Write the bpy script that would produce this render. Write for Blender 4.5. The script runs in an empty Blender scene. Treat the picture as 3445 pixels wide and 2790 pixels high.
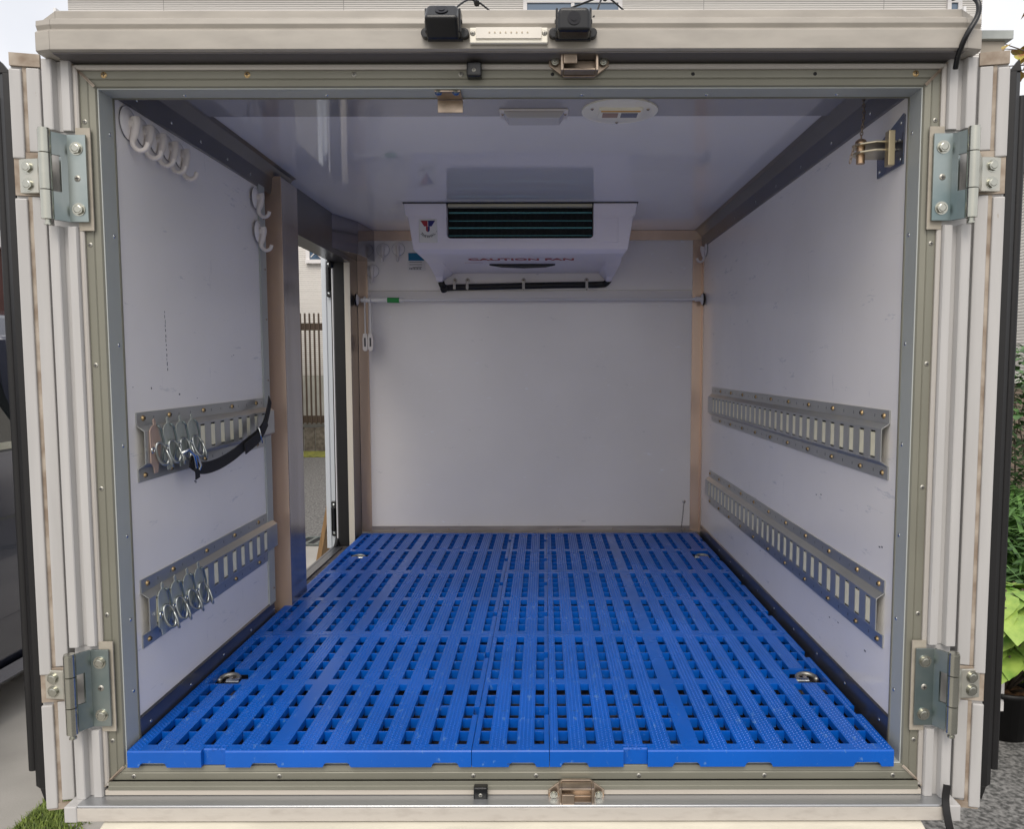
import bpy, bmesh, math, random
from math import sin, cos, pi, radians as rad
from mathutils import Vector as V, Matrix as MX
random.seed(7)
S = bpy.context.scene
COL = S.collection
# ------------------------------------------------------------------ camera
cd = bpy.data.cameras.new('camera'); cam = bpy.data.objects.new('camera', cd); COL.objects.link(cam)
cam.location = (0.0558, -1.3128, 0.6987)
cam.rotation_mode = 'XYZ'
cam.rotation_euler = (rad(90 - 4.2725), rad(0.10), 0)
cd.sensor_width = 36; cd.lens = 27.296; cd.shift_x = -0.0316; cd.shift_y = 0.0085
cd.clip_start = 0.02; cd.clip_end = 400
S.camera = cam
# ------------------------------------------------------------------ world, sun, exposure
SUN_EL, SUN_AZ = 47, 188          # degrees; azimuth clockwise from +Y (behind the camera, a little to the left)
w = bpy.data.worlds.new('World'); S.world = w; w.use_nodes = True
nt = w.node_tree; nt.nodes.clear()
sky = nt.nodes.new('ShaderNodeTexSky'); sky.sky_type = 'NISHITA'; sky.sun_disc = False
sky.sun_elevation = rad(SUN_EL); sky.sun_rotation = rad(SUN_AZ)
sky.air_density = 1.0; sky.dust_density = 4.0; sky.ozone_density = 1.0
hs = nt.nodes.new('ShaderNodeHueSaturation'); hs.inputs['Saturation'].default_value = 0.8
bg = nt.nodes.new('ShaderNodeBackground'); bg.inputs['Strength'].default_value = 0.118
wo = nt.nodes.new('ShaderNodeOutputWorld')
# thin bright overcast: cloud noise lays a pale veil over the Nishita sky
tcw = nt.nodes.new('ShaderNodeTexCoord'); nw = nt.nodes.new('ShaderNodeTexNoise'); nw.inputs['Scale'].default_value = 2.2; nw.inputs['Detail'].default_value = 5
mrw = nt.nodes.new('ShaderNodeMapRange'); mrw.inputs['From Min'].default_value = .3; mrw.inputs['From Max'].default_value = .7; mrw.inputs['To Min'].default_value = .5; mrw.inputs['To Max'].default_value = .95
mxw = nt.nodes.new('ShaderNodeMix'); mxw.data_type = 'RGBA'; mxw.inputs[7].default_value = (8.75, 8.65, 8.75, 1)
nt.links.new(tcw.outputs['Generated'], nw.inputs['Vector']); nt.links.new(nw.outputs['Fac'], mrw.inputs[0]); nt.links.new(mrw.outputs[0], mxw.inputs[0])
nt.links.new(sky.outputs[0], hs.inputs['Color']); nt.links.new(hs.outputs[0], mxw.inputs[6]); nt.links.new(mxw.outputs[2], bg.inputs['Color']); nt.links.new(bg.outputs[0], wo.inputs['Surface'])
sl = bpy.data.lights.new('sun', 'SUN'); so = bpy.data.objects.new('sun', sl); COL.objects.link(so)
sl.energy = 1.4; sl.angle = rad(30); sl.color = (1, .93, .84)
a, e = rad(SUN_AZ), rad(SUN_EL)
so.rotation_euler = V((sin(a) * cos(e), cos(a) * cos(e), sin(e))).to_track_quat('Z', 'Y').to_euler()
vs = S.view_settings; vs.view_transform = 'Standard'; vs.look = 'None'; vs.gamma = 1; vs.use_curve_mapping = False
vs.exposure = 0.25
S.render.engine = 'CYCLES'
S.cycles.max_bounces = 10; S.cycles.diffuse_bounces = 6; S.cycles.glossy_bounces = 5

# ------------------------------------------------------------------ materials
MATS = {}
def mat(name, col, rough=.5, metal=0, var=0, vscale=8, bump=0, bscale=60, spec=.5, col2=None, mscale=(1, 1, 1), bev=0, coat=0, rvar=0, detail=4, lo=.35, hi=.65):
    if name in MATS: return MATS[name]
    m = bpy.data.materials.new(name); m.use_nodes = True; N = m.node_tree.nodes; Lk = m.node_tree.links
    b = N['Principled BSDF']; c4 = (*col, 1)
    b.inputs['Base Color'].default_value = c4; b.inputs['Roughness'].default_value = rough; b.inputs['Metallic'].default_value = metal
    b.inputs['Specular IOR Level'].default_value = spec; b.inputs['Coat Weight'].default_value = coat
    if var or col2 or bump or rvar:
        tc = N.new('ShaderNodeTexCoord'); mp = N.new('ShaderNodeMapping'); mp.inputs['Scale'].default_value = mscale
        Lk.new(tc.outputs['Object'], mp.inputs['Vector'])
    if var or col2:
        n = N.new('ShaderNodeTexNoise'); n.inputs['Scale'].default_value = vscale; n.inputs['Detail'].default_value = detail
        Lk.new(mp.outputs[0], n.inputs['Vector'])
        r = N.new('ShaderNodeValToRGB'); r.color_ramp.elements[0].position = lo; r.color_ramp.elements[1].position = hi
        r.color_ramp.elements[0].color = (*(col2 if col2 else [x * (1 - var) for x in col]), 1); r.color_ramp.elements[1].color = c4
        Lk.new(n.outputs['Fac'], r.inputs[0]); Lk.new(r.outputs[0], b.inputs['Base Color'])
        if rvar:
            mr = N.new('ShaderNodeMapRange'); mr.inputs['To Min'].default_value = rough + rvar; mr.inputs['To Max'].default_value = max(.02, rough - rvar)
            Lk.new(n.outputs['Fac'], mr.inputs[0]); Lk.new(mr.outputs[0], b.inputs['Roughness'])
    nrm = None
    if bev:
        bv = N.new('ShaderNodeBevel'); bv.samples = 4; bv.inputs['Radius'].default_value = bev; nrm = bv.outputs[0]
    if bump:
        n2 = N.new('ShaderNodeTexNoise'); n2.inputs['Scale'].default_value = bscale; n2.inputs['Detail'].default_value = 3
        Lk.new(mp.outputs[0], n2.inputs['Vector'])
        bp = N.new('ShaderNodeBump'); bp.inputs['Strength'].default_value = bump; bp.inputs['Distance'].default_value = .002
        Lk.new(n2.outputs['Fac'], bp.inputs['Height'])
        if nrm: Lk.new(nrm, bp.inputs['Normal'])
        nrm = bp.outputs[0]
    if nrm: Lk.new(nrm, b.inputs['Normal'])
    MATS[name] = m; return m
M = dict(
 panel=mat('white_wall_panel', (.90, .87, .845), .2, 0, var=.06, vscale=3, bump=.03, bscale=7, rvar=.05),
 ceil=mat('glossy_ceiling_panel', (.88, .865, .88), .045, 0, var=.04, vscale=2, spec=.85),
 paint=mat('white_painted_aluminium', (.50, .49, .478), .33, 0, var=.10, vscale=4, mscale=(12, 12, .9), bev=.0012),
 band=mat('beige_white_paint', (.40, .37, .325), .35, 0, var=.14, vscale=5, mscale=(3, 1, 9), bev=.002),
 grime=mat('weathered_sealant', (.46, .40, .33), .8, 0, col2=(.26, .20, .15), vscale=30, bump=.3),
 olive=mat('anodised_frame_aluminium', (.235, .23, .185), .42, .3, var=.10, vscale=6, bump=.02, bev=.001),
 jamb=mat('grey_jamb_aluminium', (.44, .465, .44), .45, .1, var=.08, vscale=5, bump=.02),
 ledge=mat('polished_sill_aluminium', (.40, .41, .42), .28, .7, var=.04, vscale=3, bev=.0015),
 sillface=mat('scuffed_sill_aluminium', (.58, .54, .485), .42, .15, col2=(.50, .46, .41), vscale=30, mscale=(1, 3, 3), lo=.25, hi=.5, bev=.0015),
 steel=mat('stainless_trim', (.46, .43, .42), .18, .8, var=.15, vscale=6, mscale=(4, 4, .5)),
 darksteel=mat('dull_dark_trim', (.17, .17, .185), .28, .75, var=.15, vscale=6),
 warm=mat('trim_tinted_brown_reflection', (.80, .60, .46), .27, .55, var=.12, vscale=5, mscale=(3, 3, .6)),  # reflection of brown surroundings put into the base colour of forward-facing trims
 zinc=mat('zinc_plated_steel', (.36, .40, .385), .32, .9, col2=(.20, .26, .265), vscale=9, rvar=.08, bev=.001),
 zincrail=mat('galvanised_rail_steel', (.45, .46, .445), .30, .65, var=.07, vscale=9, rvar=.03, bev=.001),
 zincb=mat('bright_zinc_steel', (.48, .48, .42), .24, .95, var=.15, vscale=15),
 galvring=mat('worn_ring_steel', (.46, .49, .48), .28, .9, var=.3, vscale=60),
 galv=mat('zinc_fitting_steel', (.50, .54, .49), .35, .4, var=.25, vscale=30),
 pink=mat('fitting_steel_pink_reflection', (.62, .46, .38), .4, .5, var=.15, vscale=30),  # pinkish reflection on the zinc put into the base colour
 chrome=mat('bright_steel', (.72, .75, .74), .17, 1, var=.1, vscale=20),
 brass=mat('yellow_passivated_screw', (.62, .44, .22), .35, .9, var=.3, vscale=90),
 bronze=mat('tarnished_cast_metal', (.50, .40, .31), .35, .85, var=.3, vscale=40),
 screw=mat('steel_screw', (.40, .39, .35), .45, .9),
 dark=mat('dark_recess', (.012, .012, .014), .7),
 black=mat('black_plastic', (.004, .0045, .006), .25, 0, spec=.5, bev=.003),
 rubber=mat('black_rubber', (.007, .0065, .007), .5, 0, bump=.1, bscale=80, var=.3),
 webbing=mat('black_webbing', (.015, .014, .015), .8, 0, bump=.4, bscale=400),
 blue=mat('blue_moulded_plastic', (.0015, .108, .53), .28, 0, spec=.45, col2=(.0012, .088, .43), vscale=5, bump=.04, bscale=120, bev=.0007, rvar=.08),
 cream=mat('cream_rail_backing', (.90, .85, .62), .5, 0, var=.1, vscale=30),
 floor=mat('dirty_floor_sheet', (.14, .12, .11), .7, 0, col2=(.04, .035, .035), vscale=40, bump=.4, bscale=50),
 unit=mat('white_unit_plastic', (.90, .85, .92), .32, 0, bump=.05, bscale=150),
 coil=mat('dark_coil_fins', (.006, .008, .010), .5),
 teal=mat('teal_coil_tube', (.16, .50, .52), .3, .3),
 red=mat('red_print', (.42, .03, .04), .5), navy=mat('navy_print', (.03, .03, .20), .5), inkb=mat('black_print', (.02, .02, .03), .6),
 cyan=mat('blue_print', (.0, .16, .32), .5), white=mat('white_plastic', (.78, .76, .75), .3, bev=.001),
 milky=mat('milky_white_plastic', (.74, .69, .66), .3), lens=mat('frosted_lens', (.55, .54, .56), .15, spec=.6),
 orange=mat('orange_print', (.75, .42, .08), .5), green=mat('green_tape', (.02, .28, .06), .5),
 lampb=mat('lamp_body_cream', (.92, .88, .76), .3), led=mat('led_dots', (.50, .42, .30), .4),
 concrete=mat('concrete_ground', (.43, .41, .375), .9, 0, col2=(.34, .325, .295), vscale=2.5, bump=.5, bscale=140, detail=8),
 asphalt=mat('coarse_asphalt', (.24, .235, .225), .9, 0, col2=(.06, .06, .057), vscale=60, bump=1, bscale=120, detail=5, lo=.36, hi=.64),
 moss=mat('moss', (.27, .27, .04), .95, 0, col2=(.11, .12, .03), vscale=14, bump=1, bscale=60),
 blockw=mat('pale_concrete_wall', (.62, .62, .56), .9, 0, var=.2, vscale=3, bump=.3),
 slat=mat('brown_fence_metal', (.085, .06, .042), .5, .1),
 ply=mat('plywood', (.33, .20, .09), .7, 0, var=.4, vscale=4, mscale=(60, 1, 1)),
 glassb=mat('blue_sky_window_glass', (.10, .16, .24), .03, 0, spec=1),
 carp=mat('grey_blue_car_paint', (.045, .05, .075), .15, .35, coat=.8), carg=mat('dark_car_glass', (.012, .014, .013), .04, 0, spec=.8),
 shed=mat('dark_red_cladding', (.10, .035, .03), .7, var=.3, vscale=3), 
 tan=mat('tan_tile_wall', (.42, .36, .28), .8), 
 leafd=mat('dark_green_leaf', (.09, .19, .05), .5, col2=(.03, .075, .02), vscale=25),
 leafg=mat('grass_green_leaf', (.13, .27, .06), .5, col2=(.04, .10, .025), vscale=12),
 leafy=mat('yellow_green_leaf', (.36, .50, .10), .45, col2=(.13, .27, .04), vscale=14, bump=.3, bscale=60),
 leafo=mat('autumn_yellow_leaf', (.40, .36, .06), .5, col2=(.30, .12, .05), vscale=14),
 grass=mat('short_grass', (.26, .34, .07), .7, col2=(.10, .15, .03), vscale=40),
 bark=mat('grey_brown_bark', (.11, .085, .065), .9, bump=.5), chips=mat('bark_chips', (.22, .11, .045), .9, col2=(.06, .03, .015), vscale=60, bump=1, bscale=70),
 tail=mat('ivory_bumper_plastic', (.70, .66, .55), .4, var=.15, vscale=8, mscale=(1, 4, 4)),
)
def siding(name, c, g, pitch, blocks=False):
    m = bpy.data.materials.new(name); m.use_nodes = True; N = m.node_tree.nodes; Lk = m.node_tree.links; b = N['Principled BSDF']
    tc = N.new('ShaderNodeTexCoord'); sp = N.new('ShaderNodeSeparateXYZ'); Lk.new(tc.outputs['Object'], sp.inputs[0])
    br = N.new('ShaderNodeTexBrick'); cmb = N.new('ShaderNodeCombineXYZ')
    ad = N.new('ShaderNodeMath'); ad.operation = 'ADD'; Lk.new(sp.outputs['X'], ad.inputs[0]); Lk.new(sp.outputs['Y'], ad.inputs[1])
    Lk.new(ad.outputs[0], cmb.inputs[0]); Lk.new(sp.outputs['Z'], cmb.inputs[1]); Lk.new(cmb.outputs[0], br.inputs['Vector'])
    br.inputs['Scale'].default_value = 1; br.inputs['Row Height'].default_value = pitch
    br.inputs['Brick Width'].default_value = pitch * 3 if blocks else 3.2; br.inputs['Mortar Size'].default_value = pitch * (.06 if blocks else .13)
    br.inputs['Mortar Smooth'].default_value = .3
    br.inputs['Color1'].default_value = (*c, 1); br.inputs['Color2'].default_value = (*[x * .93 for x in c], 1); br.inputs['Mortar'].default_value = (*g, 1)
    if not blocks: br.offset = 0.0
    Lk.new(br.outputs['Color'], b.inputs['Base Color'])
    bp = N.new('ShaderNodeBump'); bp.inputs['Strength'].default_value = .8; bp.inputs['Distance'].default_value = .01; bp.invert = True
    Lk.new(br.outputs['Fac'], bp.inputs['Height']); Lk.new(bp.outputs[0], b.inputs['Normal']); b.inputs['Roughness'].default_value = .7
    return m
M['siding'] = siding('grooved_siding', (.84, .81, .76), (.30, .285, .26), .036)
M['bricks'] = siding('weathered_brick', (.22, .17, .13), (.10, .09, .08), .065, True)
M['edging'] = siding('upright_edging_brick', (.17, .15, .13), (.05, .045, .04), .5, True)
M['tan'] = siding('tan_tiles', (.45, .40, .33), (.25, .22, .18), .22, True)
def _edg():
    br = [n for n in M['edging'].node_tree.nodes if n.type == 'TEX_BRICK'][0]
    br.inputs['Brick Width'].default_value = .18; br.inputs['Row Height'].default_value = 1.0; br.inputs['Mortar Size'].default_value = .012; br.offset = 0
_edg()
def scuffs(m, col=(.35, .34, .35), mscale=(9, 9, 3), thr=.735, scale=4.3):
    # small transfer marks / scratches of their own shape laid over the base colour
    N = m.node_tree.nodes; Lk = m.node_tree.links; b = N['Principled BSDF']; src = b.inputs['Base Color'].links[0].from_socket
    tc = N.new('ShaderNodeTexCoord'); mp = N.new('ShaderNodeMapping'); mp.inputs['Scale'].default_value = mscale; Lk.new(tc.outputs['Object'], mp.inputs[0])
    n = N.new('ShaderNodeTexNoise'); n.inputs['Scale'].default_value = scale; n.inputs['Detail'].default_value = 6; n.inputs['Roughness'].default_value = .75; Lk.new(mp.outputs[0], n.inputs['Vector'])
    r = N.new('ShaderNodeValToRGB'); r.color_ramp.elements[0].position = thr; r.color_ramp.elements[1].position = thr + .025
    Lk.new(n.outputs['Fac'], r.inputs[0])
    mx = N.new('ShaderNodeMix'); mx.data_type = 'RGBA'; Lk.new(r.outputs[0], mx.inputs[0]); Lk.new(src, mx.inputs[6]); mx.inputs[7].default_value = (*col, 1)
    Lk.new(mx.outputs[2], b.inputs['Base Color'])
scuffs(M['panel'])
scuffs(M['panel'], (.70, .69, .70), (2.2, 2.2, 15), .63, 3)
scuffs(M['panel'], (.73, .71, .71), (12, 12, 1.6), .66, 3)
scuffs(M['blue'], (.07, .19, .50), (14, 5, 9), .615, 6)
scuffs(M['blue'], (.03, .06, .14), (5, 11, 9), .665, 5)
scuffs(M['paint'], (.36, .31, .25), (30, 30, 5), .69, 3)
scuffs(M['band'], (.33, .28, .22), (4, 20, 30), .70, 3)

# ------------------------------------------------------------------ mesh builder
ORG = {}
class MB:
    def __init__(s): s.v = []; s.f = []; s.mi = []; s.T = MX.Identity(4); s.m = 0; s.sm = []; s.smooth = False
    def add(s, vs, fs):
        o = len(s.v); s.v += [s.T @ V(p) for p in vs]; s.f += [[o + i for i in f] for f in fs]; s.mi += [s.m] * len(fs); s.sm += [s.smooth] * len(fs); return s
    def box(s, x0, x1, y0, y1, z0, z1):
        return s.add([(x, y, z) for z in (z0, z1) for y in (y0, y1) for x in (x0, x1)], [(0, 2, 3, 1), (4, 5, 7, 6), (0, 1, 5, 4), (2, 6, 7, 3), (0, 4, 6, 2), (1, 3, 7, 5)])
    def prism(s, poly, ax, a, b):      # poly in the two other axes (ordered x,y / x,z / y,z)
        def P(u, v, t): return {'x': (t, u, v), 'y': (u, t, v), 'z': (u, v, t)}[ax]
        n = len(poly); return s.add([P(u, v, a) for u, v in poly] + [P(u, v, b) for u, v in poly],
            [tuple(range(n))[::-1], tuple(range(n, 2 * n))] + [(i, (i + 1) % n, n + (i + 1) % n, n + i) for i in range(n)])
    def cyl(s, p0, p1, r, n=16, r1=None):
        p0, p1 = V(p0), V(p1); q = (p1 - p0).to_track_quat('Z', 'Y'); r1 = r if r1 is None else r1
        vs = [p0 + q @ V((r * cos(2 * pi * i / n), r * sin(2 * pi * i / n), 0)) for i in range(n)] + [p1 + q @ V((r1 * cos(2 * pi * i / n), r1 * sin(2 * pi * i / n), 0)) for i in range(n)]
        k = s.smooth; s.smooth = True; s.add(vs, [(i, (i + 1) % n, n + (i + 1) % n, n + i) for i in range(n)]); s.smooth = False
        s.add(vs[:n], [tuple(range(n))[::-1]]); s.add(vs[n:], [tuple(range(n))]); s.smooth = k; return s
    def dome(s, c, nrm, r, h, n=12, rings=3):
        q = V(nrm).to_track_quat('Z', 'Y'); c = V(c); vs = []; fs = []
        for k in range(rings):
            t = k / rings * pi / 2
            vs += [c + q @ V((r * cos(t) * cos(2 * pi * i / n), r * cos(t) * sin(2 * pi * i / n), h * sin(t))) for i in range(n)]
        vs.append(c + q @ V((0, 0, h)))
        for k in range(rings - 1): fs += [(k * n + i, k * n + (i + 1) % n, (k + 1) * n + (i + 1) % n, (k + 1) * n + i) for i in range(n)]
        fs += [((rings - 1) * n + i, (rings - 1) * n + (i + 1) % n, len(vs) - 1) for i in range(n)]
        k = s.smooth; s.smooth = True; s.add(vs, fs); s.smooth = k; return s
    def tube(s, pts, r, n=10, closed=False, flat=None):
        pts = [V(p) for p in pts]; N = len(pts); vs = []; up = V((0, 0, 1)); prev = None
        rr = r if hasattr(r, '__len__') else [r] * N
        for i, p in enumerate(pts):
            t = (pts[(i + 1) % N] - pts[i - 1]) if closed else (pts[min(i + 1, N - 1)] - pts[max(i - 1, 0)]); t.normalize()
            if prev is None: a = t.cross(up if abs(t.z) < .9 else V((1, 0, 0))).normalized()
            else: a = (prev - t * prev.dot(t)).normalized()
            prev = a; b = t.cross(a)
            fx = flat if flat else 1
            vs += [p + (a * cos(2 * pi * k / n) + b * sin(2 * pi * k / n) * fx) * rr[i] for k in range(n)]
        fs = []
        for i in range(N if closed else N - 1):
            j = (i + 1) % N; fs += [(i * n + k, i * n + (k + 1) % n, j * n + (k + 1) % n, j * n + k) for k in range(n)]
        if not closed: fs += [tuple(range(n))[::-1], tuple((N - 1) * n + k for k in range(n))]
        k = s.smooth; s.smooth = True; s.add(vs, fs); s.smooth = k; return s
    def ring(s, prof, x0, x1, z0, z1):   # closed profile (outward offset, y) swept round a rectangle with mitred corners
        n = len(prof); vs = []
        for sx, sz, X, Z in ((-1, -1, x0, z0), (1, -1, x1, z0), (1, 1, x1, z1), (-1, 1, x0, z1)):
            vs += [(X + sx * o, y, Z + sz * o) for o, y in prof]
        return s.add(vs, [(c * n + i, c * n + (i + 1) % n, ((c + 1) % 4) * n + (i + 1) % n, ((c + 1) % 4) * n + i) for c in range(4) for i in range(n)])
    def text(s, body, size, mtx, extrude=.0004, sx=1, shear=0, off=0):
        c = bpy.data.curves.new('t', 'FONT'); c.body = body; c.size = size; c.extrude = extrude; c.align_x = 'CENTER'; c.align_y = 'CENTER'; c.resolution_u = 3; c.shear = shear; c.offset = off
        o = bpy.data.objects.new('t', c); COL.objects.link(o); bpy.context.view_layer.update()
        me = bpy.data.meshes.new_from_object(o.evaluated_get(bpy.context.evaluated_depsgraph_get()))
        s.add([mtx @ V((v.co.x * sx, v.co.y, v.co.z)) for v in me.vertices], [tuple(p.vertices) for p in me.polygons])
        bpy.data.objects.remove(o); bpy.data.meshes.remove(me); bpy.data.curves.remove(c); return s
    def build(s, name, mats, parent=None, label=None, cat=None, group=None, kind=None, bevel=0, seg=2, norm=True, origin=None):
        org = ORG[parent.name] if parent is not None else V(origin or (0, 0, 0))
        me = bpy.data.meshes.new(name); me.from_pydata([tuple(p - org) for p in s.v], [], s.f)
        for m in (mats if isinstance(mats, (list, tuple)) else [mats]): me.materials.append(m if not isinstance(m, str) else M[m])
        for p, mi, sm in zip(me.polygons, s.mi, s.sm): p.material_index = mi; p.use_smooth = sm
        if norm:
            b = bmesh.new(); b.from_mesh(me); bmesh.ops.recalc_face_normals(b, faces=b.faces); b.to_mesh(me); b.free()
        o = bpy.data.objects.new(name, me); COL.objects.link(o)
        if parent is not None: o.parent = parent
        else: o.location = org
        ORG[o.name] = org
        if bevel:
            md = o.modifiers.new('bevel', 'BEVEL'); md.width = bevel; md.segments = seg; md.limit_method = 'ANGLE'; md.angle_limit = rad(40); md.harden_normals = False
        tag(o, label, cat, group, kind); return o
def tag(o, label=None, cat=None, group=None, kind=None):
    for k, v in (('label', label), ('category', cat), ('group', group), ('kind', kind)):
        if v: o[k] = v
    return o
def thing(name, loc, label, cat, group=None):
    o = bpy.data.objects.new(name, None); COL.objects.link(o); o.location = loc; o.empty_display_size = .05
    ORG[o.name] = V(loc); return tag(o, label, cat, group)
def copy_tree(o, parent=None, loc=None, label=None, rot=None):
    c = o.copy(); COL.objects.link(c); c.parent = parent
    if loc is not None: c.location = loc
    if rot is not None: c.rotation_euler = rot
    if label: c['label'] = label
    for ch in list(o.children): copy_tree(ch, c)
    return c
def inst(name, me, loc, parent, normal=(0, -1, 0), sc=1, roll=0):
    o = bpy.data.objects.new(name, me); COL.objects.link(o); o.parent = parent; o.location = V(loc) - ORG[parent.name]
    q = V(normal).to_track_quat('Z', 'Y'); o.rotation_euler = (q.to_matrix() @ MX.Rotation(roll, 3, 'Z')).to_euler(); o.scale = (sc,) * 3; return o
def mesh_of(mb, name, mats):
    o = mb.build(name, mats); me = o.data; bpy.data.objects.remove(o); ORG.pop(name, None); return me
def screw_mesh(name, r, h, head, cross=True):
    b = MB(); b.dome((0, 0, 0), (0, 0, 1), r, h, 14, 3)
    if cross:
        b.m = 1; b.box(-r * .55, r * .55, -r * .13, r * .13, h * .7, h * 1.04); b.box(-r * .13, r * .13, -r * .55, -r * .131, h * .7, h * 1.03); b.box(-r * .13, r * .13, r * .131, r * .55, h * .7, h * 1.03)
    return mesh_of(b, name, [M[head], M['dark']])
def bolt_mesh(name, r, h, head):
    b = MB(); b.cyl((0, 0, 0), (0, 0, h * .25), r * 1.25, 18); b.cyl((0, 0, h * .25), (0, 0, h), r, 6); b.cyl((0, 0, h), (0, 0, h * 1.1), r * .75, 14, r * .6)
    return mesh_of(b, name, [M[head]])
SC_FRAME = screw_mesh('screw_frame', .0042, .0012, 'screw'); SC_BRASS = screw_mesh('screw_brass', .0052, .0014, 'brass')
SC_RIVET = screw_mesh('screw_rivet', .0036, .0016, 'chrome', False); SC_RAIL = screw_mesh('screw_rail', .0055, .004, 'brass')
SC_RAIL2 = screw_mesh('screw_rail_dull', .0045, .003, 'bronze'); BOLT = bolt_mesh('bolt', .0086, .0048, 'zincb'); SC_DARK = screw_mesh('screw_dark', .003, .001, 'dark', False)

H, L, W = 1.2264, 1.781, .68
# ================================================================== SETTING
b = MB(); b.box(-60, 60, -60, 90, -.90, -.78); b.build('ground', 'asphalt', kind='structure')
b = MB(); b.box(-7, -1.64, -8, 4.93, -.78 + .001, -.772); b.build('concrete_slab', 'concrete', kind='structure')
b = MB(); b.box(-1.625, -.3, -8, 4.93, -.78 + .001, -.773); b.build('concrete_drive', 'concrete', kind='structure')
b = MB(); b.box(-9, 6, 11.15, 11.95, -.779, -.765)
b.build('moss_strip', 'moss', kind='structure')
# drain channel with grating
t = thing('drain_grating', (-2, 5.1, -.78), 'long grey galvanised drain grating crossing the ground outside the side doorway', 'drain')
b = MB()
for i in range(60): 
    x = -5 + i * .09
    b.prism([(x, 4.99), (x + .03, 4.99), (x + .06, 5.24), (x + .03, 5.24)], 'z', -.777, -.767)
b.box(-5, .5, 4.96, 4.99, -.777, -.765); b.box(-5, .5, 5.24, 5.27, -.777, -.765); b.build('grating', 'zinc', t)
b = MB(); b.box(-5, .5, 4.99, 5.24, -.779, -.776); b.build('channel', 'dark', t)
# grass tuft strip (uncountable)
b = MB()
for i in range(9000):
    x = random.uniform(-1.63, -1.40); y = random.uniform(.55, 1.40)
    if x > -1.63 + (.10 + .13 * random.random()) * (1.0 if y < 1.25 else .5): continue
    h = random.uniform(.008, .035); a = random.uniform(0, 6.28); l = random.uniform(.008, .03); wd = .003
    b.add([(x - wd * sin(a), y + wd * cos(a), -.775), (x + wd * sin(a), y - wd * cos(a), -.775), (x + l * cos(a), y + l * sin(a), -.775 + h)], [(0, 1, 2)])
b.build('grass', 'grass', kind='stuff', norm=False)
b = MB()
for i in range(500):
    x = random.gauss(-1.46, .05); y = random.gauss(3.62, .12); h = random.uniform(.01, .04); a = random.uniform(0, 6.28); wd = .006
    b.add([(x - wd, y, -.774), (x + wd, y, -.774), (x + .02 * cos(a), y + .02 * sin(a), -.774 + h)], [(0, 1, 2)])
b.build('weeds', 'grass', kind='stuff', norm=False)

# house ahead ------------------------------------------------------
hs_ = thing('neighbour_house', (-.3, 13, -.78), 'two storey house in pale grooved siding rising behind the truck', 'house')
b = MB(); b.box(-8.4, 7.85, 13, 21, -.78, 7.6); b.build('wall', 'siding', hs_)
b = MB(); b.prism([(12.5, 7.6), (21.5, 7.6), (17, 9.6)], 'x', -8.9, 8.35); b.build('roof', 'carg', hs_)
def window(x0, x1, z0, z1, y, par, lattice=False, mull=True):
    f = MB(); d = .07
    f.box(x0 - d, x0, y - .05, y, z0 - d, z1 + d); f.box(x1, x1 + d, y - .05, y, z0 - d, z1 + d); f.box(x0, x1, y - .05, y, z1, z1 + d); f.box(x0 - d * 1.0, x1 + d, y - .08, y - .051, z0 - d, z0 - .002)
    if mull: f.box((x0 + x1) / 2 - .03, (x0 + x1) / 2 + .03, y - .045, y - .004, z0, z1)
    if lattice:
        hgt = z1 - z0
        for k in range(-3, 8):
            for sg in (1, -1):
                xa = x0 + k * .24; xb = xa + sg * hgt
                pts = []
                n = 24
                for i in range(n):
                    u0, u1 = i / n, (i + 1) / n; xc0 = xa + (xb - xa) * u0; xc1 = xa + (xb - xa) * u1
                    if min(xc0, xc1) > x0 and max(xc0, xc1) < x1: f.cyl((xc0, y - .09 - .006 * sg, z0 + hgt * u0), (xc1, y - .09 - .006 * sg, z0 + hgt * u1), .011, 5)
    fr = f.build('window', 'white', par); g = MB(); g.box(x0, x1, y - .02, y - .006, z0, z1); g.build('pane', 'glassb', fr)
window(-.24, 1.38, 5.9, 7.05 + .06, 13, hs_); window(7.28, 7.40, 6.0, 7.1, 13, hs_, mull=False); window(-4.20, -3.2, 2.62, 3.5, 13, hs_, True, False)
# fence and low wall through side doorway
t = thing('slatted_fence', (-4, 12, -.4), 'dark brown fence of upright bars seen through the side doorway', 'fence')
b = MB(); x = -8
while x < 2: b.box(x, x + .024, 11.95, 11.98, -.30, 1.585); x += .078
b.build('slat_panel', 'slat', t)
b = MB(); b.box(-8, 2, 11.985, 12.03, 1.30, 1.42); b.box(-8, 2, 11.985, 12.03, -.28, -.16); b.build('rail', 'slat', t)
t = thing('block_wall', (-4, 12.2, -.78), 'low pale concrete wall behind the brown fence bars', 'wall')
b = MB(); b.box(-9, 3, 12.15, 12.35, -.78, .52); b.build('wall_face', 'blockw', t)
t = thing('brick_edging', (-4, 12, -.78), 'row of upright weathered edging bricks below the brown fence', 'edging')
b = MB()
xx = -9
while xx < 3: b.box(xx, xx + .185, 11.98 - random.random() * .02, 12.12, -.78, -.37 + random.random() * .012); xx += .197
b.build('brick_row', mat('edging_brick', (.17, .15, .125), .9, 0, col2=(.09, .075, .06), vscale=20, bump=.6), t, bevel=.008)
b = MB(); b.box(-9, 3, 12.0, 12.13, -.78, -.40); b.build('mortar', 'blockw', t)
# plywood board leaning outside
t = thing('plywood_board', (-1.1, 2.25, -.78), 'brown plywood board leaning on edge outside the side doorway', 'board')
b = MB(); b.prism([(-1.115, -.772), (-1.085, -.772), (-.915, .12), (-.930, .12)], 'y', 2.2, 2.9); b.build('board', 'ply', t)
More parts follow.
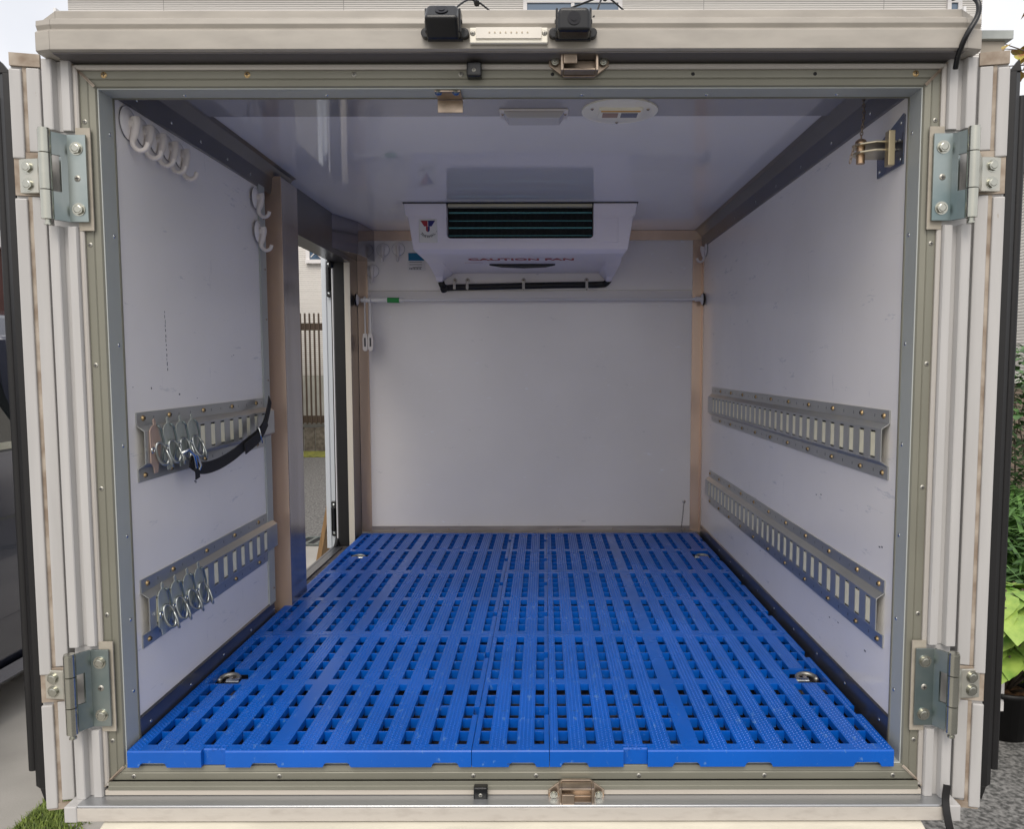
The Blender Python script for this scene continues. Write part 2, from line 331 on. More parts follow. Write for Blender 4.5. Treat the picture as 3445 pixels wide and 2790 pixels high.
# dark red building left, tan house right
t = thing('red_building', (-5.5, 6, -.78), 'dark red clad building with a white beam behind the parked car', 'building')
b = MB(); b.box(-8, -4.6, 3.5, 11, -.78, 3.2); b.build('wall', 'shed', t)
b = MB(); b.box(-7.9, -4.5, 3.42, 3.5, 1.7, 1.84); b.box(-4.6, -4.52, 3.5, 11, 1.7, 1.84); b.build('beam', 'white', t)
t = thing('tan_house', (9, 14, -.78), 'tan tiled house standing beyond the right end of the roof edge', 'house')
b = MB(); b.box(8.0, 8.62, 13.6, 16, -.78, 6.7); b.build('wall', 'tan', t)
b = MB(); b.box(7.9, 8.72, 13.5, 16.1, 6.7, 6.85); b.build('roof_edge', 'jamb', t)
t = thing('grey_house', (8, 9, -.78), 'pale grey house behind the garden at the right edge', 'house')
b = MB(); b.box(5.6, 10, 7.6, 12, -.78, 2.9); b.build('wall', 'siding', t)
b = MB(); b.box(5.5, 10.1, 7.45, 12.1, 2.9, 3.05); b.build('roof', 'carg', t)
window(5.85, 6.6, 1.6, 2.5, 7.6, t)

# parked car at the left --------------------------------------------------
car = thing('parked_car', (-2.9, 1.9, -.78), 'grey blue hatchback car parked to the left of the truck', 'car')
def carprof(z):  # half width at height
    return 0
b = MB()
side = [(-.55, -.10), (-.45, -.22)]
# body: cross-section (x half-width, z) swept along y; side faces the truck at x=-2.15
sec = [(.0, -.60), (.74, -.60), (.80, -.50), (.83, -.30), (.845, -.05), (.83, .18), (.80, .33), (.78, .37), (.0, .37)]
ys = [(-.25, .86, .0), (-.15, .95, .0), (.3, 1, 0), (3.2, 1, 0), (3.75, .95, -.05), (3.9, .85, -.12)]
n = len(sec); vs_ = []
for y, k, dz in ys:
    for hx, z in sec: vs_.append((-2.98 + hx * k, y, -.0 + (z if z < 0 else z + dz)))
    for hx, z in sec[::-1]: vs_.append((-2.98 - hx * k, y, (z if z < 0 else z + dz)))
n2 = 2 * n
b.smooth = True
b.add(vs_, [(r * n2 + i, r * n2 + (i + 1) % n2, (r + 1) * n2 + (i + 1) % n2, (r + 1) * n2 + i) for r in range(len(ys) - 1) for i in range(n2)] + [tuple(range(n2)), tuple((len(ys) - 1) * n2 + i for i in range(n2))])
b.build('body', 'carp', car)
b = MB(); gh = [(.78, .372), (.76, .50), (.70, .70), (.655, .80)]
vs_ = []; ysg = [(-.15, -.02), (0, .22), (2.3, 2.0), (2.9, 2.2)]
b.prism([(-2.98 - .775, .372), (-2.98 + .775, .372), (-2.98 + .66, .82), (-2.98 - .66, .82)], 'y', -.1, 2.75); b.build('cabin_glass', 'carg', car)
b = MB()
b.prism([(-2.98 - .69, .80), (-2.98 + .69, .80), (-2.98 + .60, .93), (-2.98 + .40, .965), (-2.98 - .40, .965), (-2.98 - .60, .93)], 'y', -.15, 2.6)
for yy, tilt in ((-.13, .05), (1.05, 0), (2.05, .25)):
    for sg in (1, -1): b.prism([(yy, .372), (yy + .10, .372), (yy + .10 - tilt * .3, .83), (yy - tilt * .3, .83)], 'x', -2.98 + sg * .70, -2.98 + sg * .782)
b.build('roof', 'carp', car, bevel=.02)
b = MB(); b.box(-2.98 + .775, -2.98 + .80, -.05, 3.1, .355, .385); b.build('side_moulding', 'chrome', car)
b = MB(); b.prism([(-2.98 + .70, -.60), (-2.98 + .80, -.61), (-2.98 + .826, -.585), (-2.98 + .80, -.545)], 'y', .15, 3.05); b.build('sill_skirt', 'carp', car)
for y in (.35, 3.0):
    for sg in (1, -1):
        b = MB(); b.cyl((-2.98 + sg * .60, y, -.48), (-2.98 + sg * .80, y, -.48), .30, 28); wl = b.build('wheel', 'rubber', car)
        b = MB(); b.cyl((-2.98 + sg * .78, y, -.48), (-2.98 + sg * .81, y, -.48), .19, 20); b.build('rim', 'chrome', wl)

# ------------------------------------------------------------ garden at the right
def leaf(b, p, d, ln, wd, droop=.3, n=3, lobes=False):
    p = V(p); d = V(d).normalized(); s = d.cross(V((0, 0, 1)))
    s = s.normalized() if s.length > .01 else V((1, 0, 0)); vs = []; 
    prof = [0.05, .75, 1, .7, 0.02] if not lobes else [.15, .95, 1.1, .75, .02]
    m = len(prof) - 1
    for i, k in enumerate(prof):
        u = i / m; c = p + d * ln * u + V((0, 0, -droop * ln * u * u)); vs += [c - s * wd * k + V((0, 0, .12 * wd * k)), c, c + s * wd * k + V((0, 0, .12 * wd * k))]
    fs = []
    for i in range(m): fs += [(3 * i, 3 * i + 1, 3 * i + 4, 3 * i + 3), (3 * i + 1, 3 * i + 2, 3 * i + 5, 3 * i + 4)]
    b.add(vs, fs)
def rd(up=.3): 
    a = random.uniform(0, 6.28); return V((cos(a), sin(a), random.uniform(-.4, 1) * up + .1))
def shrub(name, c, r, nleaf, ln, wd, m, label, cat='shrub', stems=6, grass=False, group=None):
    t = thing(name, (c[0], c[1], -.78), label, cat, group); b = MB(); b.smooth = True
    for i in range(nleaf):
        if grass:
            a = random.uniform(0, 6.28); base = V((c[0] + random.gauss(0, r[0] * .3), c[1] + random.gauss(0, r[1] * .3), c[2] - r[2] * random.uniform(.3, 1)))
            l = ln * random.uniform(.6, 1.2); d = V((cos(a) * random.uniform(.3, .9), sin(a) * random.uniform(.3, .9), 1)); pts = [base + d.normalized() * l * u + V((cos(a), sin(a), -1.3)) * (l * .55 * u * u) for u in (0, .25, .5, .75, 1)]
            s = V((-sin(a), cos(a), 0)); b.add([q for i_, p in enumerate(pts) for q in (p - s * wd * (1, .95, .8, .5, .05)[i_], p + s * wd * (1, .95, .8, .5, .05)[i_])], [(2 * k, 2 * k + 1, 2 * k + 3, 2 * k + 2) for k in range(4)])
        else:
            while True:
                q = V((random.uniform(-1, 1), random.uniform(-1, 1), random.uniform(-1, 1)))
                if q.length < 1 and (q.length > .45 or random.random() < .3): break
            p = V(c) + V((q.x * r[0], q.y * r[1], q.z * r[2])); leaf(b, p, rd(), ln * random.uniform(.6, 1.2), wd * random.uniform(.6, 1.2), random.uniform(.2, .6))
    b.build('foliage', m, t, norm=False)
    b = MB()
    for i in range(stems):
        e_ = V(c) + V((random.uniform(-.6, .6) * r[0], random.uniform(-.6, .6) * r[1], random.uniform(0, .7) * r[2])); s_ = V((c[0] + random.uniform(-.3, .3) * r[0], c[1] + random.uniform(-.3, .3) * r[1], -.78))
        b.tube([s_, (s_ + e_) / 2 + V((random.uniform(-.05, .05), random.uniform(-.05, .05), 0)), e_], [.008, .006, .003], 5)
    b.build('stems', 'bark', t); return t
shrub('garden_shrub', (3.0, 3.6, .35), (.8, .8, .48), 3600, .07, .022, 'leafd', 'tall dark green small leaved shrub at the upper part of the garden', stems=12)
shrub('grass_clump', (2.62, 2.85, .05), (1.1, 1.1, .5), 1500, .50, .010, 'leafg', 'arching strappy grass clump below the tall dark shrub', 'ornamental grass', grass=True, stems=2)
shrub('ground_shrub', (2.25, 2.35, -.40), (.7, .55, .30), 2600, .055, .022, 'leafd', 'low small leaved shrub below the arching grass clump', stems=8)
shrub('grass_clump', (2.15, 2.15, -.30), (.6, .6, .3), 260, .38, .009, 'leafg', 'small grass clump just above the big yellow green leaves', 'ornamental grass', grass=True, stems=1)
# broad leaved potted plant
def pot(loc, r, h):
    b = MB(); b.smooth = True; n = 24; vs = []
    for rr, z in ((.8, 0), (1, h), (1.06, h), (1.06, h - .02), (.94, h - .021), (.9, h - .04)):
        vs += [(loc[0] + r * rr * cos(2 * pi * i / n) , loc[1] + r * rr * sin(2 * pi * i / n), loc[2] + z) for i in range(n)]
    b.add(vs, [(k * n + i, k * n + (i + 1) % n, (k + 1) * n + (i + 1) % n, (k + 1) * n + i) for k in range(5) for i in range(n)] + [tuple(range(n))]); return b
def potted(loc, label, tagon):
    t = thing('potted_plant', loc, label, 'potted plant', 'black nursery pots at the right')
    pt = pot(loc, .12, .2); po = pt.build('pot', 'rubber', t)
    b = MB(); b.dome((loc[0], loc[1], loc[2] + .155), (0, 0, 1), .11, .03, 20, 4); b.build('bark_mulch', 'chips', t)
    if tagon: b = MB(); b.box(loc[0] - .075, loc[0] - .058, loc[1] - .10, loc[1] - .098, loc[2] + .13, loc[2] + .26); b.build('plant_tag', 'white', t)
    return t
p1 = potted((1.90, 1.72, -.78), 'black nursery pot of bark chips with a white tag and broad yellow green leaves', True)
b = MB(); b.smooth = True; st = MB()
for i in range(95):
    a = random.uniform(0, 6.28); rr = random.uniform(.03, .27); p = V((1.88 + rr * cos(a), 1.66 + rr * sin(a), -.46 + random.uniform(-.06, .30)))
    leaf(b, p - V((cos(a), sin(a), 0)) * .05, (cos(a), sin(a), random.uniform(-.1, .3)), random.uniform(.09, .17), random.uniform(.035, .07), random.uniform(.3, .8), lobes=True)
    st.tube([(1.90, 1.72, -.62), (p + V((1.90, 1.72, -.6))) / 2, p], [.006, .005, .004], 5)
b.build('foliage', 'leafy', p1, norm=False); st.build('stems', 'bark', p1)
p2 = potted((2.08, 1.98, -.78), 'black nursery pot standing behind the tagged pot, close to the open door', False)
b = MB(); b.smooth = True
for i in range(14):
    a = random.uniform(0, 6.28); rr = random.uniform(.02, .14); leaf(b, (2.08 + rr * cos(a), 1.98 + rr * sin(a), -.52 + random.uniform(-.05, .16)), (cos(a), sin(a), .2), .11, .045, .5, lobes=True)
b.build('foliage', 'leafo', p2, norm=False)
t = thing('garden_wall', (4, 5, -.78), 'low weathered brick garden wall behind the shrubs', 'wall')
b = MB(); b.box(2.6, 7, 4.9, 5.1, -.78, .55); b.build('wall_face', 'bricks', t)
b = MB(); b.box(2.55, 7, 4.85, 5.15, .55, .62); b.build('coping', 'blockw', t)
# tree at the top right
t = thing('garden_tree', (4.3, 4.6, -.78), 'thin autumn tree with sparse yellowing leaves above the right end of the roof', 'tree')
b = MB(); lf = MB(); lf.smooth = True
b.tube([(4.3, 4.6, -.78), (4.35, 4.6, .8), (4.25, 4.6, 2.4), (4.15, 4.5, 3.6)], [.07, .06, .045, .02], 8)
for i in range(34):
    z = random.uniform(2.3, 3.6); s0 = V((4.2, 4.6, z)); a = random.uniform(2.4, 4.6) if i < 19 else random.uniform(0, 6.28); ln = random.uniform(.4, 1.0)
    e_ = s0 + V((cos(a) * ln, sin(a) * ln * .6, random.uniform(-.1, .45))); mid = (s0 + e_) / 2 + V((0, 0, random.uniform(-.1, .1)))
    b.tube([s0, mid, e_], [.014, .009, .003], 5)
    for j in range(7):
        u = random.uniform(.35, 1); p = s0.lerp(e_, u); leaf(lf, p, rd(.2) + V((0, 0, -.5)), random.uniform(.06, .12), random.uniform(.02, .045), .4)
b.build('trunk', 'bark', t); lf.build('crown', 'leafo', t, norm=False)

# ================================================================== TRUCK BOX
TR = thing('truck_cargo_box', (0, 0, -.1), 'insulated truck cargo box with open rear doors, white lining and a blue mat floor', 'truck')
def part(b, name, m, **k): return b.build(name, m, TR, **k)
b = MB(); b.box(-.745, .745, -.0, 1.84, -.075, -.002); part(b, 'floor_panel', 'floor')
INK = mat('scuff_ink', (.10, .10, .12), .6)
b = MB(); b.box(-.745, -.68, .047, .755, 0, H + .06)
b.m = 1; z = .805
while z > .69:
    l = random.uniform(.003, .009); yy = .203 + (.805 - z) * .02 + random.uniform(-.0008, .0008); b.box(-.6800, -.6797, yy, yy + random.uniform(.0012, .0030), z - l, z); z -= l + random.uniform(.0005, .006)
for yy, z in ((.075, .66), (.14, .655), (.305, .455), (.31, .452), (.33, .63), (.33, .60), (.52, .72), (.53, .723), (.25, .64)): b.box(-.6800, -.6797, yy, yy + random.uniform(.002, .006), z, z + random.uniform(.001, .005))
part(b, 'left_wall', ['panel', INK])
b = MB(); b.box(-.745, -.715, .756, .94, 0, H + .06); part(b, 'side_door_jamb', 'darksteel')
b = MB(); b.box(-.745, -.6805, 1.662, 1.785, 0, 1.09); part(b, 'side_door_jamb', 'darksteel')
b = MB(); b.box(-.745, -.6803, .935, 1.785, 1.09, H + .06); part(b, 'side_door_header', 'darksteel')
b = MB(); b.box(.68, .745, .047, 1.84, 0, H + .06); b.m = 1
for yy, z in ((.10, .36), (.11, .358), (.45, .40), (.42, .405), (1.0, .46), (.75, .50), (.16, .14), (.30, .15), (.35, .145), (.9, .16)): b.box(.6797, .6800, yy, yy + random.uniform(.003, .010), z, z + random.uniform(.001, .004))
part(b, 'right_wall', ['panel', INK])
BP = mat('white_back_panel', (.90, .86, .83), .17, 0, var=.05, vscale=3, bump=.04, bscale=9, rvar=.04); scuffs(BP, (.95, .94, .95), (4, 1, 14), .64, 4); scuffs(BP, (.70, .67, .66), (3, 1, 9), .67, 3)
b = MB(); b.box(-.68, .68, 1.781, 1.84, 0, .992); b.box(-.68, .68, 1.7815, 1.84, .994, H + .06); part(b, 'back_wall', mat('white_back_panel', (.90, .86, .83), .17, 0, var=.05, vscale=3, bump=.04, bscale=9, rvar=.04))
b = MB(); b.box(-.68, .68, .37, 1.781, H, H + .06); part(b, 'ceiling_panel', 'ceil')
b = MB(); b.box(-.679, .679, .047, .37, H - .003, H + .055); part(b, 'ceiling_plate', mat('ceiling_plate', (.42, .42, .46), .07, .25, spec=.8))
b = MB(); b.box(-.75, .75, .05, 1.9, H + .061, H + .068); part(b, 'roof_skin', 'paint')
# outer skins so that the open doors see a painted side
GS = mat('glossy_white_side', (.76, .76, .76), .12, 0, spec=.6)
b = MB(); b.box(.746, .750, .01, 1.9, -.08, H + .06); part(b, 'side_skin', GS)
b = MB(); b.box(-.750, -.746, .01, .90, -.08, H + .06); b.box(-.750, -.746, 1.66, 1.9, -.08, H + .06); b.box(-.750, -.746, .90, 1.66, 1.115, H + .06)
part(b, 'side_skin', GS)
# back trims (front faces tinted with a brown reflection)
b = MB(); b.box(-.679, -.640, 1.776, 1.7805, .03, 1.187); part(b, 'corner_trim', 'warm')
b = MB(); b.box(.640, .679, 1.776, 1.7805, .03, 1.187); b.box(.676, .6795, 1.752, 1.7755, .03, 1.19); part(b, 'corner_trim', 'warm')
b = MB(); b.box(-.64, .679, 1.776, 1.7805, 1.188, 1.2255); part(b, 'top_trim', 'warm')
b = MB(); b.box(-.64, .6395, 1.774, 1.7805, .0, .052); b.box(-.64, .675, 1.748, 1.7738, .0, .033); bt = part(b, 'bottom_trim', mat('soiled_trim', (.40, .36, .34), .4, .6, var=.3, vscale=8, mscale=(1, 1, 8)))
for x in (-.55, -.33, -.11, .11, .33, .55, .62): inst('screw', SC_RAIL2, (x, 1.7738, .040), bt, sc=.7)
b = MB(); b.box(-.64, .64, 1.7795, 1.7808, .950, .9905); part(b, 'panel_strip', mat('strip', (.78, .74, .71), .2))
# side floor trims
for sg, nm in ((-1, 'floor_trim'), (1, 'floor_trim')):
    b = MB(); y1 = .75 if sg < 0 else 1.747
    b.prism([(sg * .6795, 0), (sg * .6795, .058), (sg * .677, .060), (sg * .675, .0)], 'y', .05, y1); b.prism([(sg * .6795, .0585), (sg * .6795, .064), (sg * .6755, .062)], 'y', .05, y1)
    o = part(b, nm, 'darksteel')
    y = .085
    while y < y1: inst('screw', SC_RIVET, (sg * .6765, y, .040), o, (-sg, 0, 0)); y += .165
# ceiling side trims
for sg in (-1, 1):
    b = MB(); b.prism([(sg * .6795, 1.157), (sg * .6765, 1.160), (sg * .672, 1.20), (sg * .655, 1.222), (sg * .645, 1.2258), (sg * .6795, 1.2258)], 'y', .05, .93 if sg < 0 else 1.775)
    o = part(b, 'ceiling_trim', 'darksteel')
    for y in ((.12, .25, .38, .52, .66) if sg < 0 else (.2, .4, .6, .8, 1.0, 1.25, 1.5, 1.7)): inst('screw', SC_RIVET, (sg * .675, y, 1.175), o, (-sg, 0, .1))
# wall end trim and door pillar
b = MB(); b.box(-.6795, -.676, .715, .758, .06, 1.17); o = part(b, 'wall_end_trim', 'jamb')
for z in (.1, .28, .52, .66, .82, .95, 1.08, 1.14): inst('screw', SC_RAIL2, (-.676, .745, z), o, (1, 0, 0), .7)
b = MB(); b.box(-.716, -.650, .81, .813, 0, 1.205); pf = part(b, 'door_pillar', 'warm', label='front plate of the side door pillar, tinted with a brown reflection')
b = MB(); b.box(-.716, -.6495, .8132, .948, 0, 1.205); part(b, 'door_pillar', 'steel', bevel=.002)
# corner box above the doorway
b = MB(); b.prism([(-.6802, 1.42), (-.627, 1.58), (-.610, 1.775), (-.6802, 1.775)], 'z', 1.107, 1.2255); part(b, 'corner_cover', mat('polished_cover', (.30, .30, .34), .12, .9), bevel=.001)
# side door frame: reveal lining + rubber gasket
b = MB()
def rrect(y0, y1, z0, z1, r, x, n=6):
    pts = []
    for cy, cz, a0 in ((y0 + r, z0 + r, pi), (y1 - r, z0 + r, 1.5 * pi), (y1 - r, z1 - r, 0), (y0 + r, z1 - r, .5 * pi)):
        pts += [(x, cy + r * cos(a0 + k / n * pi / 2), cz + r * sin(a0 + k / n * pi / 2)) for k in range(n + 1)]
    return pts
b.tube(rrect(.93, 1.680, -.005, 1.10, .07, -.750), .009, 8, True); part(b, 'door_gasket', 'rubber')
b = MB(); b.box(-.702, -.6805, 1.6585, 1.6618, .0, 1.089); part(b, 'jamb_strip', mat('cream_jamb', (.72, .66, .55), .35)); 
b = MB(); b.box(-.742, -.7025, 1.6585, 1.6618, .0, 1.089); part(b, 'jamb_seal', 'rubber')
b = MB(); b.box(-.760, -.722, .945, 1.63, -.012, .0035); part(b, 'threshold', 'darksteel')
# side door folded against the body, forward of the opening
b = MB(); b.box(-.800, -.760, 1.705, 2.38, -.02, 1.135); b.box(-.8005, -.782, 1.700, 1.7045, -.02, 1.135); sd = part(b, 'side_door', mat('side_door_edge', (.62, .66, .70), .3), bevel=.004)
for z in (.10, 1.03):
    b = MB(); b.box(-.778, -.755, 1.688, 1.699, z - .07, z + .07); b.cyl((-.768, 1.684, z - .045), (-.768, 1.684, z + .045), .009, 12); hg = b.build('door_hinge', 'black', sd, bevel=.006, seg=3)
    for dz in (-.055, .055): inst('screw', SC_RIVET, (-.768, 1.688, z + dz), hg, sc=1.6)

# ---- rear frame
b = MB(); b.ring([(0, .047), (0, .003), (.002, .0), (.011, -.002), (.0125, -.0005), (.014, -.002), (.026, -.002), (.026, .047)], -.68, .68, 0, 1.155)
fr = part(b, 'rear_frame', 'olive')
b = MB(); b.ring([(-.0015, .0462), (-.0015, .004), (.0002, .0032), (.0002, .0462)], -.68, .68, 0.0, 1.155); part(b, 'frame_return', 'jamb')
b = MB(); b.ring([(-.0030, .0500), (-.0030, .0465), (.0002, .0465), (.0002, .05)], -.68, .68, 0.0, 1.155); part(b, 'frame_bead', 'olive')
b = MB(); b.ring([(.0262, .04), (.0262, -.006), (.0285, -.008), (.033, -.008), (.033, .04)], -.68, .68, 0, 1.155); part(b, 'frame_lip', mat('pale_lip', (.52, .49, .45), .4, .3))
# mitre sealant lines
for sx in (-1, 1):
    for z0, sz in ((0, -1), (1.155, 1)):
        b = MB(); b.add([(sx * (.68 + o) + d * .0016, -.0035 - (.005 if o > .026 else 0), z0 + sz * o + d * .0016 * sx * -sz) for d in (-1, 1) for o in (.001, .012, .0255, .034)] , [(0, 1, 5, 4), (1, 2, 6, 5), (2, 3, 7, 6)])
        b.add([(sx * (.68 + o), -.0045 - (.005 if o > .026 else 0), z0 + sz * o) for o in (.001, .034)] + [(sx * (.68 + .017), .01, z0 + sz * .017)], [(0, 1, 2)])
        part(b, 'mitre_sealant', 'grime', norm=False)
# white posts
HZ = ((.935, 1.075), (.078, .213))
segs = [(-.0504, .070), (.219, .928), (1.082, 1.1935)]
for sg in (-1, 1):
    b = MB()
    for k, (z0, z1) in enumerate(segs):
        p = [(.0335, .0), (.0335, -.012), (.035, -.0150), (.048, -.0150), (.0505, -.008), (.058, -.008), (.0595, -.020), (.061, -.0215), (.074, -.0215), (.0765, -.019), (.0765, .02), (.0335, .02)]
        b.prism([(sg * (.68 + o), y) for o, y in p], 'z', z0 + (.0 if k else .0), z1)
    for z0, z1 in ((.070, .219), (.928, 1.082)): b.prism([(sg * (.68 + o), y) for o, y in [(.0335, .02), (.0335, -.005), (.05, -.006), (.075, -.006), (.075, .02)]], 'z', z0, z1)
    part(b, 'corner_post', 'paint')
    for z0, z1 in ((.066, .225), (.922, 1.088)):
        b = MB(); b.box(min(sg * .688, sg * .712), max(sg * .688, sg * .712), -.0092, -.0065, z0, z1); part(b, 'hinge_sealant', mat('beige_sealant', (.42, .38, .31), .6, var=.2, vscale=40))
# header band under the roof
b = MB(); prof = [(.0, 1.1945), (-.044, 1.1945), (-.050, 1.1965), (-.050, 1.225), (-.044, 1.230), (-.0475, 1.236), (-.0465, 1.244), (-.032, 1.2515), (-.032, 1.2625), (-.030, 1.264), (.02, 1.264), (.02, 1.20)]
b.prism(prof, 'x', -.722, .722); hb = part(b, 'roof_band', 'band')
for sg in (-1, 1):
    b = MB(); 
    def P(x, y, z): return (sg * x, y, z)
    q0 = [P(.7222, y, z) for y, z in prof]; q1 = [P(.748, y + .006, min(z, 1.250)) for y, z in prof]
    b.add(q0 + q1, [tuple(range(12)), tuple(range(12, 24))[::-1]] + [(i, (i + 1) % 12, 12 + (i + 1) % 12, 12 + i) for i in range(12)])
    b.box(min(sg * .724, sg * .744), max(sg * .724, sg * .744), -.038, .02, 1.150, 1.1943) if 0 else None
    part(b, 'band_end_cap', 'band')
b = MB(); b.box(-.722, .722, -.043, .0, 1.1925, 1.1943); part(b, 'band_underside_shade', mat('underside_shade_strip', (.13, .12, .12), .45, .2))  # darker strip laid on to stand in for shade under the band
b = MB(); b.box(-.71, .71, -.001, .02, 1.189, 1.1944); b.box(-.71, .71, .0, .047, 1.1945, 1.262); part(b, 'header_infill', 'olive')
# sill
b = MB(); b.prism([(.0, -.0262), (-.0085, -.0262), (-.0088, -.0335), (-.0098, -.0340), (-.0098, -.0405), (.0, -.0405)], 'x', -.7060, .7060); part(b, 'sill_frame_strip', 'olive')
b = MB(); b.prism([(.0, -.0407), (-.0088, -.0407), (-.0092, -.0495), (-.0, -.0505)], 'x', -.7120, .7120); part(b, 'sill_strip', mat('cream_strip', (.52, .475, .41), .4, var=.1, vscale=5, mscale=(1, 6, 6)))
b = MB(); b.prism([(.0, -.0507), (-.036, -.0507), (-.0395, -.0510), (-.041, -.0525), (-.041, -.078), (-.03, -.079), (0, -.079)], 'x', -.756, .756)
o = part(b, 'sill_ledge', 'ledge')
b = MB(); b.box(-.755, .755, -.0425, -.0411, -.0775, -.0545); part(b, 'sill_face', 'sillface')
for sg in (-1, 1):
    b = MB(); b.box(min(sg * .742, sg * .7635), max(sg * .742, sg * .7635), -.0445, -.0, -.079, -.0506); part(b, 'sill_end', 'paint' if sg < 0 else 'paint', bevel=.002)
# frame screws
for x in (-.665, -.43, -.255, -.08, .07, .30, .50, .665):
    inst('screw', SC_BRASS if x < -.4 or x > .6 else SC_DARK if abs(x) < .55 and x > 0 else SC_FRAME, (x, -.0022, 1.155 + .0195), fr)
for x in (-.665, -.41, -.07, .04, .22, .44, .665): inst('screw', SC_FRAME, (x, -.0022, -.0195), fr)
for z in (1.10, .90, .70, .49, .27, .045):
    for sg in (-1, 1): inst('screw', SC_FRAME, (sg * (.68 + .0195), -.0022, z), fr)
for z in (1.09, .92, .735, .56, .40, .25, .12):
    for sg in (-1, 1): inst('screw', SC_RIVET, (sg * .6785, .034, z), fr, (-sg, 0, 0))
for x in (-.55, -.31, -.12, .12, .33, .55): inst('screw', SC_RIVET, (x, .034, 1.1535), fr, (0, 0, -1))

# ---- rear doors swung back along the sides
def rear_door(sg):
    R_ = MX.Translation((sg * .769, -.003, 0)) @ MX.Rotation(sg * rad(-13), 4, 'Z')
    def B(): bb = MB(); bb.T = R_; return bb
    def bx(bb, u0, u1, y0, y1, z0, z1): bb.box(min(sg * u0, sg * u1), max(sg * u0, sg * u1), y0, y1, z0, z1)
    b = B(); bx(b, 0, .0445, .004, .66, -.063, 1.205)
    for z0, z1 in ((-.060, .118), (.180, .978), (1.050, 1.185)):
        bx(b, .0, .0195 + .001, -.001, .0038, z0, z1); bx(b, .0265, .0448, -.0035, .0038, z0 - .012, z1 - .004)
    d = part(b, 'rear_door', 'paint', bevel=.002)
    b = B(); 
    for z0, z1 in ((-.070, .118), (.180, .978), (1.050, 1.19)): bx(b, .0206, .0264, .0012, .0036, z0, z1)
    bx(b, -.001, .0435, -.0022, .0039, 1.1862, 1.2065); bx(b, .004, .042, -.0012, .0037, -.075, -.064); bx(b, .0, .0440, -.0008, .0037, .119, .179); bx(b, .0, .0440, -.0008, .0037, .979, 1.049)
    b.build('edge_sealant', 'grime', d)
    b = B(); b.smooth = True
    p = [(.0452, .004), (.0560, .004), (.0650, .014), (.0670, .034), (.0600, .055), (.0452, .055)]
    b.smooth = False
    b.prism([(sg * u, y) for u, y in p], 'z', -.036, 1.175); b.prism([(sg * .0452, 1.175), (sg * .0600, 1.195), (sg * .0640, 1.175)], 'y', .005, .02); b.prism([(sg * .0452, -.036), (sg * .0490, -.062), (sg * .056, -.036)], 'y', .005, .02)
    b.cyl((sg * .0710, .026, -.010), (sg * .0710, .026, 1.14), .0085, 12)
    b.build('door_seal', 'rubber', d, bevel=.001)
for sg in (-1, 1): rear_door(sg)

# ---- hinges
def hinge(sg, z0, z1):
    zc0, zc1 = z0 + .046, z1 - .036
    b = MB()
    def pl(pts, za, zb): b.prism([(sg * x, y) for x, y in pts], 'z', za, zb)
    pl([(.6925, -.0120), (.6925, -.0160), (.7225, -.0160), (.7225, -.0120)], z0, z1)
    def P(u, o): return (.7225 + (.7390 - .7225) * u + o * .9, -.0160 + (-.0420 + .0160) * u + o * .45)
    q = lambda u0, u1: [P(u0, 0), P(u1, 0), P(u1, .0045), P(u0, .0045)]
    pl(q(0, .34), z0, z1); pl(q(.34, .80), z0, zc0); pl(q(.34, .80), zc1, z1); pl(q(.80, 1), z0, zc0); pl(q(.80, 1), zc1, z1)
    h = part(b, 'hinge', 'zinc')
    b = MB(); bx_, by_ = sg * .7425, -.0425
    for za, zb in ((z0, zc0 - .0008), (zc0 + .0008, zc1 - .0008), (zc1 + .0008, z1)): b.cyl((bx_, by_, za), (bx_, by_, zb), .0094, 22)
    b.cyl((bx_, by_, z1), (bx_, by_, z1 + .003), .0085, 18); b.cyl((bx_, by_, z0 - .006), (bx_, by_, z0), .004, 12); b.cyl((bx_, by_, z0 - .009), (bx_, by_, z0 - .006), .006, 12)
    b.build('hinge_barrel', 'zincb', h)
    b = MB(); pts = [(.749, -.036), (.755, -.040), (.772, -.0155), (.8095, -.0115), (.8095, -.0075), (.769, -.0105)]
    b.prism([(sg * x, y) for x, y in pts], 'z', zc0 + .001, zc1 - .001); b.build('door_leaf', mat('warm_zinc', (.56, .53, .46), .38, .7, col2=(.40, .43, .40), vscale=14, bev=.001), h, bevel=.001, seg=1)
    for z in (z1 - .022, z0 + .020): inst('bolt', BOLT, (sg * .7075, -.0160, z), h, sc=1.0, roll=random.random())
    for z in (zc1 - .015, zc0 + .015): inst('bolt', BOLT, (sg * .7905, -.0130, z), h, (sg * .08, -1, 0), roll=random.random())
    inst('screw', SC_FRAME, (sg * .7075, -.0160, (z0 + z1) / 2), h, sc=1.3)
for sg in (-1, 1):
    for z0, z1 in HZ: hinge(sg, z0, z1)

